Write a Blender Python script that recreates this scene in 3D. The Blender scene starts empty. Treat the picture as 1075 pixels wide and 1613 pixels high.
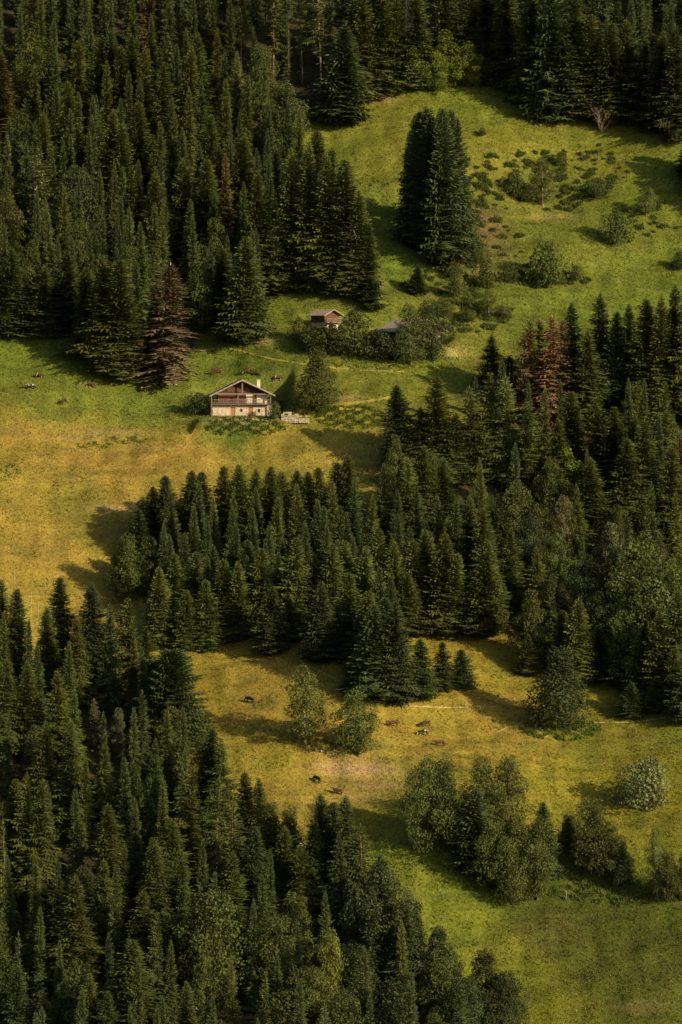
import bpy, bmesh, math, random
import numpy as np
from mathutils import Vector, Matrix

S = bpy.context.scene
COL = S.collection
R = math.radians

# ------------------------------------------------------------------ camera, sky, sun, exposure
W0, H0 = 1075.0, 1613.0            # pixel frame of the photograph
FPX = 6930.0                       # focal length in those pixels
PITCH = R(-2.4)
cd = bpy.data.cameras.new('camera')
cam = bpy.data.objects.new('camera', cd)
COL.objects.link(cam)
cam.location = (0, 0, 0)
cam.rotation_euler = (R(90) + PITCH, 0, 0)
cd.sensor_fit = 'VERTICAL'
cd.sensor_height = 24.0
cd.lens = 24.0 * FPX / H0
cd.clip_start = 1.0
cd.clip_end = 8000.0
S.camera = cam

SUN_AZ = R(127.0)                  # clockwise from +Y (away from the camera)
SUN_EL = R(21.0)
w = bpy.data.worlds.new('World')
S.world = w
w.use_nodes = True
nt = w.node_tree
bg = nt.nodes['Background']
sky = nt.nodes.new('ShaderNodeTexSky')
sky.sky_type = 'NISHITA'
sky.sun_disc = False
sky.sun_elevation = SUN_EL
sky.sun_rotation = SUN_AZ
sky.air_density = 1.0
sky.dust_density = 2.5
sky.ozone_density = 0.6
nt.links.new(sky.outputs[0], bg.inputs[0])
bg.inputs[1].default_value = 0.082
sd = bpy.data.lights.new('sun', 'SUN')
sun = bpy.data.objects.new('sun', sd)
COL.objects.link(sun)
sd.energy = 5.0
sd.angle = R(0.5)
sd.color = (1.0, 0.82, 0.51)
sdir = Vector((math.sin(SUN_AZ) * math.cos(SUN_EL), math.cos(SUN_AZ) * math.cos(SUN_EL), math.sin(SUN_EL)))
sun.rotation_euler = sdir.to_track_quat('Z', 'Y').to_euler()
sun.location = (200, 300, 300)
S.view_settings.view_transform = 'Standard'
S.view_settings.look = 'None'
S.view_settings.gamma = 1.0
S.view_settings.exposure = 0.7
S.cycles.max_bounces = 5
S.cycles.diffuse_bounces = 3
S.cycles.transmission_bounces = 3
S.cycles.transparent_max_bounces = 4

# ------------------------------------------------------------------ the hillside as a height function
SL = 0.53
rs = np.random.RandomState(5)
WAVES = []
for wl, am in ((140, 1.6), (95, 1.1), (60, .55), (42, .34), (27, .2), (17, .12), (9, .10), (6, .07), (4.2, .05), (3.1, .035)):
    for _ in range(2):
        a = rs.uniform(0, 2 * np.pi)
        WAVES.append((2 * np.pi / wl * math.cos(a), 2 * np.pi / wl * math.sin(a), rs.uniform(0, 6.28), am))
NTAB = np.random.RandomState(99).rand(256, 256)
def vnoise(x, y, sc, seed=0, octs=2):
    out = 0; amp = 1; tot = 0
    for o in range(octs):
        u = x / sc + seed * 17.3; v = y / sc + seed * 7.7
        i = np.floor(u).astype(int); j = np.floor(v).astype(int)
        a = u - i; b_ = v - j
        a = a * a * (3 - 2 * a); b_ = b_ * b_ * (3 - 2 * b_)
        T_ = lambda p, q: NTAB[p % 256, q % 256]
        out = out + amp * ((T_(i, j) * (1 - a) + T_(i + 1, j) * a) * (1 - b_) + (T_(i, j + 1) * (1 - a) + T_(i + 1, j + 1) * a) * b_)
        tot += amp; amp *= .55; sc = sc / 2.1; seed += 3
    return out / tot
FLAT = []                          # (x, y, z, half width, half depth)
BANK = []                          # (x, y, half length, height, softness)

def terr(x, y):
    x = np.asarray(x, float)
    y = np.asarray(y, float)
    z = -18.2 + SL * (y - 900.0)
    for kx, ky, ph, am in WAVES:
        z = z + am * np.sin(kx * x + ky * y + ph)
    # the lower right pasture leans away from the evening sun, the lower left wood falls into a gully
    z = z + 5.0 * np.exp(-((x - 75) / 45.0) ** 2 - ((y - 735) / 45.0) ** 2)
    z = z - 6.0 * np.exp(-((x + 70) / 50.0) ** 2 - ((y - 745) / 60.0) ** 2)
    q = y + 3.0 * vnoise(x, y, 14, 8) + .04 * x
    z = z + .075 * np.sin(q * 6.2832 / 4.1) * np.clip(vnoise(x, y, 26, 9) * 3 - .9, 0, 1)
    for bx, by, hl, hh, so in BANK:
        z = z + hh * np.tanh((y - by) / so) * np.exp(-((x - bx) / hl) ** 4) * np.exp(-((y - by) / 14.0) ** 2)
    for fx, fy, fz, hw, hd in FLAT:
        q = np.maximum(np.abs(x - fx) / hw, np.abs(y - fy) / hd)
        k = np.clip((1.55 - q) / 0.5, 0, 1)
        k = k * k * (3 - 2 * k)
        z = z * (1 - k) + fz * k
    # far away: valley floor below, ridge above
    z = np.where(y < 560, np.maximum(z, -210 + 0.00004 * (y - 560) ** 2 * 0), z)
    z = np.where(y > 1500, -18.2 + SL * 600 + 0.35 * (y - 1500), z)
    return z

CP, SP = math.cos(PITCH), math.sin(PITCH)

def rays(px, py):
    u = (np.asarray(px, float) - W0 / 2) / FPX
    v = (H0 / 2 - np.asarray(py, float)) / FPX
    dx, dy, dz = u, CP - v * SP, SP + v * CP
    return dx, dy, dz

def at(px, py):
    """the point of the hillside seen at a pixel of the photograph"""
    px = np.atleast_1d(np.asarray(px, float))
    py = np.atleast_1d(np.asarray(py, float))
    dx, dy, dz = rays(px, py)
    lo = np.full(px.shape, 560.0)
    hi = np.full(px.shape, 1480.0)
    done = np.zeros(px.shape, bool)
    prev = lo.copy()
    for t in np.arange(560, 1480, 3.0):
        below = (dz * t < terr(dx * t, dy * t)) & ~done
        hi = np.where(below, t, hi)
        lo = np.where(below, t - 3.0, lo)
        done |= below
    for _ in range(13):
        m = (lo + hi) / 2
        b = dz * m < terr(dx * m, dy * m)
        hi = np.where(b, m, hi)
        lo = np.where(b, lo, m)
    m = (lo + hi) / 2
    x, y = dx * m, dy * m
    return np.stack([x, y, terr(x, y)], -1)

def at1(px, py):
    p = at(px, py)[0]
    return float(p[0]), float(p[1]), float(p[2])

def proj(x, y, z):
    dep = y * CP + z * SP
    up = -y * SP + z * CP
    return W0 / 2 + FPX * x / dep, H0 / 2 - FPX * up / dep, dep

# terraces: level ground for the buildings, low banks along the old paths
for px, py, hw, hd, dy in ((382, 656, 7.0, 7.5, 5.5), (512, 521, 3.6, 3.6, 2.5), (648, 545, 6.5, 5.0, 3.5)):
    x, y, z = at1(px, py)
    FLAT.append((x, y + dy, z, hw, hd))
for px, py, wpx, hh, so in ((390, 550, 95, .8, 1.2), (560, 580, 170, .5, 1.0), (395, 672, 70, .9, 1.4), (560, 650, 60, .8, 1.3),
                            (110, 660, 150, .45, 2.5), (800, 425, 130, .7, 2.5), (820, 310, 150, .6, 3.0), (690, 1118, 130, .3, .8),
                            (540, 1185, 70, .5, .8), (960, 1385, 130, .6, 1.5), (760, 1345, 160, .7, 1.5)):
    x, y, z = at1(px, py)
    BANK.append((x, y, wpx / FPX * y, hh, so))

# ------------------------------------------------------------------ helpers
def link(name, me, mats=None, parent=None):
    o = bpy.data.objects.new(name, me)
    COL.objects.link(o)
    if mats is not None and me is not None:
        for m in (mats if isinstance(mats, (list, tuple)) else [mats]):
            me.materials.append(m)
    if parent is not None:
        o.parent = parent
    return o

def tag(o, label=None, cat=None, group=None, kind=None):
    if label: o['label'] = label
    if cat: o['category'] = cat
    if group: o['group'] = group
    if kind: o['kind'] = kind
    return o

def empty(name, loc, rz=0.0):
    o = bpy.data.objects.new(name, None)
    COL.objects.link(o)
    o.location = loc
    o.rotation_euler = (0, 0, rz)
    o.empty_display_size = 0.5
    return o

def tri_mesh(name, V, T, attr=None, col=None, smooth=False):
    """V (n,3), T (m,3 or m,4) -> mesh; attr: float per vertex; col: rgb per vertex"""
    V = np.asarray(V, np.float32)
    T = np.asarray(T, np.int32)
    k = T.shape[1]
    me = bpy.data.meshes.new(name)
    me.vertices.add(len(V))
    me.vertices.foreach_set('co', V.ravel())
    me.loops.add(T.size)
    me.loops.foreach_set('vertex_index', T.ravel())
    me.polygons.add(len(T))
    me.polygons.foreach_set('loop_start', np.arange(0, T.size, k, dtype=np.int32))
    me.polygons.foreach_set('loop_total', np.full(len(T), k, np.int32))
    if smooth:
        me.polygons.foreach_set('use_smooth', np.ones(len(T), bool))
    if attr is not None:
        a = me.attributes.new('tone', 'FLOAT', 'POINT')
        a.data.foreach_set('value', np.asarray(attr, np.float32))
    if col is not None:
        c = np.ones((len(V), 4), np.float32)
        c[:, :3] = col
        a = me.attributes.new('soil', 'FLOAT_COLOR', 'POINT')
        a.data.foreach_set('color', c.ravel())
    me.update(calc_edges=True)
    me.validate()
    return me

class MB:
    """collects boxes, tubes and prisms into one mesh"""
    def __init__(s): s.v, s.f = [], []
    def add(s, vs, fs):
        o = len(s.v)
        s.v += [tuple(map(float, p)) for p in vs]
        s.f += [tuple(i + o for i in f) for f in fs]
    def box(s, x0, x1, y0, y1, z0, z1):
        s.add([(x0, y0, z0), (x1, y0, z0), (x1, y1, z0), (x0, y1, z0), (x0, y0, z1), (x1, y0, z1), (x1, y1, z1), (x0, y1, z1)],
              [(0, 3, 2, 1), (4, 5, 6, 7), (0, 1, 5, 4), (1, 2, 6, 5), (2, 3, 7, 6), (3, 0, 4, 7)])
    def prism(s, prof, y0, y1):
        """profile in x,z swept along y"""
        n = len(prof)
        s.add([(x, y0, z) for x, z in prof] + [(x, y1, z) for x, z in prof],
              [tuple(range(n)), tuple(range(2 * n - 1, n - 1, -1))] + [(i, i + n, (i + 1) % n + n, (i + 1) % n) for i in range(n)])
    def tube(s, pts, rad, n=6):
        pts = [Vector(p) for p in pts]
        rings = []
        for i, p in enumerate(pts):
            d = (pts[min(i + 1, len(pts) - 1)] - pts[max(i - 1, 0)]).normalized()
            a = d.orthogonal().normalized()
            if abs(d.z) > .9: a = (Vector((1, 0, 0)) - d * d.x).normalized()
            b = d.cross(a)
            r = rad[i] if isinstance(rad, (list, tuple)) else rad
            rings.append([p + (a * math.cos(2 * math.pi * k / n) + b * math.sin(2 * math.pi * k / n)) * r for k in range(n)])
        vs = [q for r_ in rings for q in r_]
        fs = [(i * n + k, i * n + (k + 1) % n, (i + 1) * n + (k + 1) % n, (i + 1) * n + k) for i in range(len(pts) - 1) for k in range(n)]
        fs += [tuple(range(n - 1, -1, -1)), tuple((len(pts) - 1) * n + k for k in range(n))]
        s.add(vs, fs)
    def mesh(s, name, smooth=False):
        me = bpy.data.meshes.new(name)
        me.from_pydata(s.v, [], s.f)
        if smooth:
            for p in me.polygons: p.use_smooth = True
        me.update()
        return me
    def build(s, name, mat, parent=None, smooth=False):
        return link(name, s.mesh(name, smooth), mat, parent)

# ------------------------------------------------------------------ materials
def new_mat(name, rough=0.85, spec=0.2):
    m = bpy.data.materials.new(name)
    m.use_nodes = True
    b = m.node_tree.nodes['Principled BSDF']
    b.inputs['Roughness'].default_value = rough
    b.inputs['Specular IOR Level'].default_value = spec
    return m, m.node_tree, b

def N(nt, t, **k):
    n = nt.nodes.new(t)
    for a, v in k.items():
        setattr(n, a, v)
    return n

def mixc(nt, blend, fac, a, b):
    n = N(nt, 'ShaderNodeMix', data_type='RGBA', blend_type=blend)
    for sock, v in ((n.inputs[0], fac), (n.inputs[6], a), (n.inputs[7], b)):
        if hasattr(v, 'is_output') or isinstance(v, bpy.types.NodeSocket):
            nt.links.new(v, sock)
        elif isinstance(v, (int, float)):
            sock.default_value = v
        else:
            sock.default_value = (*v, 1)
    return n.outputs[2]

def noise(nt, vec, scale, detail=3, rough=.6):
    n = N(nt, 'ShaderNodeTexNoise')
    n.inputs['Scale'].default_value = scale
    n.inputs['Detail'].default_value = detail
    n.inputs['Roughness'].default_value = rough
    nt.links.new(vec, n.inputs['Vector'])
    return n.outputs[0]

def maprange(nt, v, a, b, c, d):
    n = N(nt, 'ShaderNodeMapRange')
    nt.links.new(v, n.inputs[0])
    for i, q in enumerate((a, b, c, d)): n.inputs[i + 1].default_value = q
    return n.outputs[0]

def mul(nt, a, b):
    n = N(nt, 'ShaderNodeMath', operation='MULTIPLY')
    for i, q in enumerate((a, b)):
        if isinstance(q, (int, float)): n.inputs[i].default_value = q
        else: nt.links.new(q, n.inputs[i])
    return n.outputs[0]

def rough_mat(name, c1, c2, scale, bump=0.0, bscale=None, rough=.85, stretch=None, spec=.2):
    """two noise-mixed colours, optional bump; object coordinates"""
    m, nt, b = new_mat(name, rough, spec)
    tc = N(nt, 'ShaderNodeTexCoord')
    vec = tc.outputs['Object']
    if stretch:
        mp = N(nt, 'ShaderNodeMapping')
        mp.inputs['Scale'].default_value = stretch
        nt.links.new(vec, mp.inputs['Vector'])
        vec = mp.outputs[0]
    f = maprange(nt, noise(nt, vec, scale, 5, .65), .35, .65, 0, 1)
    nt.links.new(mixc(nt, 'MIX', f, c1, c2), b.inputs['Base Color'])
    if bump:
        bp = N(nt, 'ShaderNodeBump')
        bp.inputs['Strength'].default_value = bump
        bp.inputs['Distance'].default_value = .1
        nt.links.new(noise(nt, vec, bscale or scale, 4), bp.inputs['Height'])
        nt.links.new(bp.outputs[0], b.inputs['Normal'])
    return m

def foliage_mat(name, trans=.22, sheen=.25, rough=.6):
    """leaf colour comes from the object's own colour, varied leaf by leaf"""
    m, nt, b = new_mat(name, rough, sheen)
    oi = N(nt, 'ShaderNodeObjectInfo')
    at_ = N(nt, 'ShaderNodeAttribute', attribute_name='tone')
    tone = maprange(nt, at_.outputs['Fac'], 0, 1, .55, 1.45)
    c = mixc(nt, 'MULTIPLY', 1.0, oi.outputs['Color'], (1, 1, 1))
    vm = N(nt, 'ShaderNodeVectorMath', operation='SCALE')
    nt.links.new(c, vm.inputs[0])
    nt.links.new(tone, vm.inputs['Scale'])
    nt.links.new(vm.outputs[0], b.inputs['Base Color'])
    tl = N(nt, 'ShaderNodeBsdfTranslucent')
    nt.links.new(vm.outputs[0], tl.inputs['Color'])
    mx = N(nt, 'ShaderNodeMixShader')
    mx.inputs[0].default_value = trans
    nt.links.new(b.outputs[0], mx.inputs[1])
    nt.links.new(tl.outputs[0], mx.inputs[2])
    nt.links.new(mx.outputs[0], nt.nodes['Material Output'].inputs['Surface'])
    return m

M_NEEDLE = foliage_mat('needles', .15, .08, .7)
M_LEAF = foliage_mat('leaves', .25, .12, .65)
def dying_mat():
    m = foliage_mat('dying_needles', .12, .06, .75)
    nt = m.node_tree
    sc_ = [n for n in nt.nodes if n.type == 'VECT_MATH'][0]
    tc = N(nt, 'ShaderNodeTexCoord')
    f1 = maprange(nt, noise(nt, tc.outputs['Object'], .8, 3, .6), .50, .62, 0, .6)
    f2 = maprange(nt, noise(nt, tc.outputs['Object'], 1.7, 2, .6), .55, .66, 0, .75)
    src = [l.from_socket for l in nt.links if l.to_node == sc_ and l.to_socket == sc_.inputs[0]][0]
    c = mixc(nt, 'MIX', f1, src, (.085, .088, .034))
    c = mixc(nt, 'MIX', f2, c, (.19, .155, .12))
    nt.links.new(c, sc_.inputs[0])
    return m
M_DYING = dying_mat()
M_BARK = rough_mat('bark', (.045, .032, .022), (.11, .085, .06), 3, .5, 6, .9, (1, 1, .25))
M_PALEBARK = rough_mat('pale_bark', (.22, .18, .13), (.42, .36, .28), 2, .3, 6, .85, (1, 1, .3))
M_REDBARK = rough_mat('reddish_bark', (.10, .062, .045), (.24, .17, .13), 1.2, .3, 6, .85, (1, 1, .3))
M_DEADWOOD = rough_mat('dead_wood', (.20, .11, .07), (.34, .22, .15), 3, .3, 6, .9)
M_TWIG = rough_mat('twigs', (.22, .16, .11), (.36, .27, .19), 3, 0, 6, .9)

# ------------------------------------------------------------------ tree prototypes (meshes, shared by every copy)
def spruce_mesh(seed, h=20.0, r=3.0, whorl=.34, nb=10, droop=.4, full=1.0, irr=.2, bare=.03, top_sharp=.72, twig=1.25, hang=1.1):
    rg = random.Random(seed)
    V, T, A = [], [], []
    z = h * bare
    # a lopsided crown: some sides and some tiers are longer
    lob = [rg.uniform(-1, 1) for _ in range(6)]
    while z < h * .995:
        t = z / h
        prof = r * ((1 - t) ** top_sharp) * min(1.0, .55 + (t - bare) / .12 * .45)
        prof = max(prof, .12)
        tier = 1 + irr * math.sin(z * 1.9 + lob[0] * 3) * .5 + rg.uniform(-irr, irr) * .6
        n = max(4, int(nb * (.55 + .45 * (1 - t))))
        a0 = rg.uniform(0, 6.28)
        for k in range(n):
            az = a0 + 6.283 * k / n + rg.uniform(-.3, .3)
            side = 1 + irr * (lob[1] * math.sin(az) + lob[2] * math.cos(az) + .6 * lob[3] * math.sin(2 * az + z * .5))
            L = prof * tier * side * rg.uniform(.72, 1.12)
            if rg.random() > full: L *= rg.uniform(.2, .6)
            el = -.12 + .75 * t ** 2 + rg.uniform(-.12, .12)
            ca, sa = math.cos(az), math.sin(az)
            seg = max(2, int(L / .38))
            tb = rg.uniform(.25, .75)
            prev = None
            for i in range(seg + 1):
                s = i / seg
                rr = L * s
                zz = z + rg.uniform(-.04, .04) + L * (el * s - droop * (1 - .7 * t) * s * s + .16 * s ** 3)
                p = (rr * ca, rr * sa, zz)
                if prev is not None and s > .18:
                    q = prev
                    wd = twig * .84 * (.22 + .55 * math.sin(math.pi * min(1, s * .9 + .08))) * min(1.0, .35 + L / 3.0)
                    for sg in (-1, 1):
                        wv = wd * rg.uniform(.6, 1.3)
                        fx = .45 * wv + .1
                        c_ = (p[0] - sa * sg * wv + ca * fx, p[1] + ca * sg * wv + sa * fx, p[2] - wv * rg.uniform(.05, .55))
                        o = len(V)
                        V += [q, p, c_]
                        T.append((o, o + 1, o + 2))
                        tn = min(1, max(0, tb + .18 * s + rg.uniform(-.15, .15)))
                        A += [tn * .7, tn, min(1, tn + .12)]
                    if hang > 0:
                        hv = hang * wd * rg.uniform(.5, 1.25)
                        sj = rg.uniform(-.25, .25)
                        c_ = ((p[0] + q[0]) / 2 - sa * sj + ca * .1, (p[1] + q[1]) / 2 + ca * sj + sa * .1, (p[2] + q[2]) / 2 - hv)
                        o = len(V)
                        V += [q, p, c_]
                        T.append((o, o + 1, o + 2))
                        tn = min(1, max(0, tb + rg.uniform(-.25, .1)))
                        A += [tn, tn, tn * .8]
                prev = p
        z += whorl * rg.uniform(.75, 1.25) * (.6 + .5 * (1 - t))
    # leader
    o = len(V)
    V += [(0, -.06, h * .97), (.06, .05, h * .97), (0, 0, h * 1.02)]
    T.append((o, o + 1, o + 2)); A += [.6, .6, .8]
    return tri_mesh('spruce_crown', V, T, A)

def pole_mesh(name, h, r, seed=0, n=7, lean=.0, limbs=0, lim_len=1.0, z0=.2):
    rg = random.Random(seed)
    mb = MB()
    pts, rad = [], []
    for i in range(7):
        t = i / 6
        pts.append((lean * h * t * t + rg.uniform(-.04, .04) * r * 3, rg.uniform(-.04, .04) * r * 3, -.6 + (h + .6) * t))
        rad.append(max(.03, r * (1.25 if i == 0 else 1) * (1 - t * .93)))
    mb.tube(pts, rad, n)
    for k in range(limbs):
        t = rg.uniform(z0, .97)
        az = rg.uniform(0, 6.28)
        L = lim_len * (1 - t * .75) * rg.uniform(.5, 1.1)
        z = h * t
        mb.tube([(lean * h * t * t, 0, z), (math.cos(az) * L * .5 + lean * h * t * t, math.sin(az) * L * .5, z - L * .04), (math.cos(az) * L + lean * h * t * t, math.sin(az) * L, z - L * .22)],
                [.05, .035, .012], 4)
    return mb.mesh(name, True)

def broad_meshes(seed, h=12.0, wd=8.0, trunk=.22, lobes=14, leaves=4200, leaf=.42, gap=.0, low=.12, pointy=0.0, limbs_n=9, jig=.4):
    """crown of leaf clumps carried on limbs; returns (crown mesh, trunk mesh)"""
    rg = random.Random(seed)
    nr = np.random.RandomState(seed)
    cz0, cz1 = h * low, h
    L = []
    for k in range(lobes):
        t = (k + .5) / lobes
        z = cz0 + (cz1 - cz0) * (.08 + .84 * t)
        env = math.sin(math.pi * min(1, max(0.0, (.16 + .80 * t)))) ** .65
        if pointy: env *= (1 - pointy * t)
        az = k * 2.399 + rg.uniform(-.5, .5)
        lr = wd * .5 * env
        rad = wd * (.10 + .13 * rg.random() ** 1.3) * (.7 + .5 * env)
        d = max(0, lr - rad * .7) * (rg.uniform(1 - jig, 1 + .7 * jig) if k % 4 else rg.uniform(.1, .5))
        L.append((d * math.cos(az), d * math.sin(az), min(z, h - rad * .7), rad))
    wts = np.array([l[3] ** 2 for l in L])
    wts /= wts.sum()
    idx = nr.choice(len(L), leaves, p=wts)
    C = np.array(L)[idx]
    d = nr.normal(size=(leaves, 3))
    d /= np.linalg.norm(d, axis=1)[:, None]
    rr = C[:, 3] * (0.62 + .45 * nr.rand(leaves) ** .7)
    stray = nr.rand(leaves) < .06
    rr = np.where(stray, rr * 1.2, rr)
    sq = np.stack([np.ones(leaves), np.ones(leaves), np.full(leaves, .85)], -1)
    P = C[:, :3] + d * rr[:, None] * sq
    if gap > 0:
        # airy crowns: whole sprays are missing
        g = np.sin(P[:, 0] * 1.7 + seed) * np.sin(P[:, 1] * 1.9 + 1) * np.sin(P[:, 2] * 1.5 + 2 * seed)
        P = P[g > -1 + 2 * gap * .55 - .15] if False else P[(g + nr.uniform(-.4, .4, len(P))) > gap - .55]
    P = P[P[:, 2] > .05 * h * .3]
    n = len(P)
    dn = nr.normal(size=(n, 3)) * .8
    ctr = np.array([0, 0, h * .45])
    outw = P - ctr
    outw /= np.linalg.norm(outw, axis=1)[:, None]
    nm = outw * .9 + dn + np.array([0, 0, .25])
    nm /= np.linalg.norm(nm, axis=1)[:, None]
    ax = np.cross(nm, nr.normal(size=(n, 3)))
    ax /= np.linalg.norm(ax, axis=1)[:, None]
    bx = np.cross(nm, ax)
    s = leaf * nr.uniform(.55, 1.25, n)[:, None]
    V = np.stack([P - ax * s * .5, P - bx * s * .32 + nm * s * .08, P + ax * s * .5, P + bx * s * .32 + nm * s * .1], 1).reshape(-1, 3)
    T = np.arange(4 * n).reshape(-1, 4)
    clump = nr.rand(len(L) + 1)
    # lighter and darker sprays
    sp = .5 + .28 * np.sin(P[:, 0] * 2.1 + seed) * np.sin(P[:, 1] * 1.8) + .2 * np.sin(P[:, 2] * 2.3 + 2)
    tone = np.clip(sp + nr.normal(0, .14, n), 0, 1)
    crown = tri_mesh('leaf_crown', V, T, np.repeat(tone, 4))
    mb = MB()
    top = h * .72
    mb.tube([(0, 0, -.6), (rg.uniform(-.1, .1), rg.uniform(-.1, .1), h * .25), (rg.uniform(-.25, .25), rg.uniform(-.25, .25), h * .5), (rg.uniform(-.3, .3), rg.uniform(-.3, .3), top)],
            [trunk * 1.3, trunk, trunk * .7, trunk * .2], 7)
    for l in rg.sample(L, min(limbs_n, len(L))):
        zb = max(h * .08, min(l[2] - h * .12, h * .55))
        mb.tube([(0, 0, zb), (l[0] * .45, l[1] * .45, zb + (l[2] - zb) * .6), (l[0] * .95, l[1] * .95, l[2])], [trunk * .5, trunk * .32, trunk * .1], 5)
    return crown, mb.mesh('limbed_trunk', True)

def bare_shrub_mesh(seed, h=6.0, wd=6.0):
    rg = random.Random(seed)
    mb = MB()
    def grow(p, d, L, r, lev):
        q = p + d * L
        mid = p + d * L * .5 + Vector((rg.uniform(-1, 1), rg.uniform(-1, 1), rg.uniform(-.5, .5))) * L * .08
        mb.tube([p, mid, q], [r, r * .8, r * .55], 4)
        if lev == 0: return
        for _ in range(rg.choice((3, 4))):
            nd = (d + Vector((rg.uniform(-1, 1), rg.uniform(-1, 1), rg.uniform(-.35, .75))) * .75).normalized()
            grow(p + d * L * rg.uniform(.45, 1), nd, L * rg.uniform(.5, .75), r * .55, lev - 1)
    for k in range(9):
        az = k * .7 + rg.uniform(-.3, .3)
        sp = rg.uniform(.25, .9)
        grow(Vector((0, 0, -.2)), Vector((math.cos(az) * sp, math.sin(az) * sp, 1)).normalized(), h * .42, .09, 3)
    return mb.mesh('bare_branches')

PROTO = {}
def proto(kind, crown, trunk, h, wd, cm, tm):
    crown.materials.append(cm)
    if trunk is not None: trunk.materials.append(tm)
    PROTO.setdefault(kind, []).append((crown, trunk, h, wd))

def mwidth(me, q=92):
    co = np.empty(len(me.vertices) * 3, np.float32)
    me.vertices.foreach_get('co', co)
    co = co.reshape(-1, 3)
    return float(np.percentile(np.hypot(co[:, 0], co[:, 1]), q) * 2)

for sd_, kw in enumerate((dict(r=2.9, irr=.18), dict(r=2.7, irr=.28, nb=9), dict(r=3.1, irr=.3, droop=.5, full=.9), dict(r=2.6, irr=.22, top_sharp=.62), dict(r=2.9, irr=.4, full=.8, whorl=.42))):
    c = spruce_mesh(11 + sd_, **kw)
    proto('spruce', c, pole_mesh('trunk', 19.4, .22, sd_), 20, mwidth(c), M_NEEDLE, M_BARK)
for sd_, kw in enumerate((dict(r=2.9, irr=.12, nb=11, whorl=.33, droop=.26), dict(r=2.7, irr=.16, nb=9, droop=.18), dict(r=3.0, irr=.2, nb=9, droop=.28))):
    c = spruce_mesh(31 + sd_, h=15, bare=.015, top_sharp=.72, **kw)
    proto('young', c, pole_mesh('trunk', 14.5, .18, 40 + sd_), 15, mwidth(c), M_NEEDLE, M_BARK)
for sd_ in range(2):
    c = spruce_mesh(121 + sd_, h=15, r=4.2, irr=.18, nb=14, whorl=.4, droop=.3, bare=.01, top_sharp=.42)
    proto('dome', c, pole_mesh('trunk', 14.3, .26, 130 + sd_), 15, mwidth(c, 90), M_NEEDLE, M_BARK)
for sd_ in range(3):
    c = spruce_mesh(51 + sd_, h=24, r=3.1, irr=.45, full=.75, nb=8, whorl=.6, droop=.6, bare=.1, top_sharp=.7, twig=.9, hang=1.3)
    proto('sparse', c, pole_mesh('trunk', 21.5, .24, 60 + sd_, limbs=24, lim_len=2.2, z0=.08), 24, mwidth(c), M_NEEDLE, M_REDBARK)
for sd_ in range(3):
    c = spruce_mesh(71 + sd_, h=26, r=2.5, irr=.5, full=.7, nb=7, whorl=.55, droop=.6, bare=.3, top_sharp=.5)
    proto('tall', c, pole_mesh('trunk', 25.5, .2, 80 + sd_, limbs=40, lim_len=1.6, z0=.08), 26, mwidth(c), M_NEEDLE, M_REDBARK)
for sd_ in range(3):
    c = spruce_mesh(91 + sd_, h=20, r=2.3, irr=.35, full=.8, nb=9, whorl=.42, droop=.7, bare=.05, top_sharp=.6, twig=1.0, hang=1.1)
    proto('dead', c, pole_mesh('trunk', 20.2, .2, 100 + sd_, limbs=60, lim_len=2.0, z0=.05), 20, mwidth(c), M_DYING, M_DEADWOOD)
for sd_, kw in enumerate((dict(lobes=30), dict(lobes=34, wd=7.5), dict(lobes=26, wd=9), dict(lobes=52, h=13, wd=8, pointy=.62, low=-.08, jig=.14, leaves=13000), dict(lobes=30, h=13, wd=6.5, pointy=.3), dict(lobes=24, wd=8))):
    kw = dict(dict(h=12.0, wd=8.0, leaves=11000, leaf=.31, low=.02), **kw)
    c, t = broad_meshes(201 + sd_, **kw)
    proto('broad', c, t, kw['h'], mwidth(c, 96), M_LEAF, M_BARK)
for sd_ in range(3):
    c, t = broad_meshes(231 + sd_, h=13, wd=7.0, lobes=30, leaves=10000, gap=.12, low=.04, leaf=.31, trunk=.17, limbs_n=14)
    proto('airy', c, t, 13, mwidth(c, 96), M_LEAF, M_PALEBARK)
for sd_ in range(3):
    c, t = broad_meshes(261 + sd_, h=4.0, wd=4.4, lobes=22, leaves=3200, leaf=.25, low=-.06, trunk=.09)
    proto('bush', c, t, 4.0, mwidth(c, 95), M_LEAF, M_BARK)

# ------------------------------------------------------------------ where everything stands (photograph pixels -> ground)
# kind, tip x, tip y, base y, width in px (0 = natural), tone key
G = []
def g(kind, items, region, tone=None):
    for it in items:
        x, y0, y1 = it[:3]
        G.append(dict(kind=kind, x=x, y0=y0, y1=y1, w=it[3] if len(it) > 3 else 0, region=region, tone=it[4] if len(it) > 4 else tone))

UL, TOP, MID, RT, BL = 'upper left wood', 'wood along the top', 'planted block of firs', 'right-hand wood', 'lower left wood'
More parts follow.
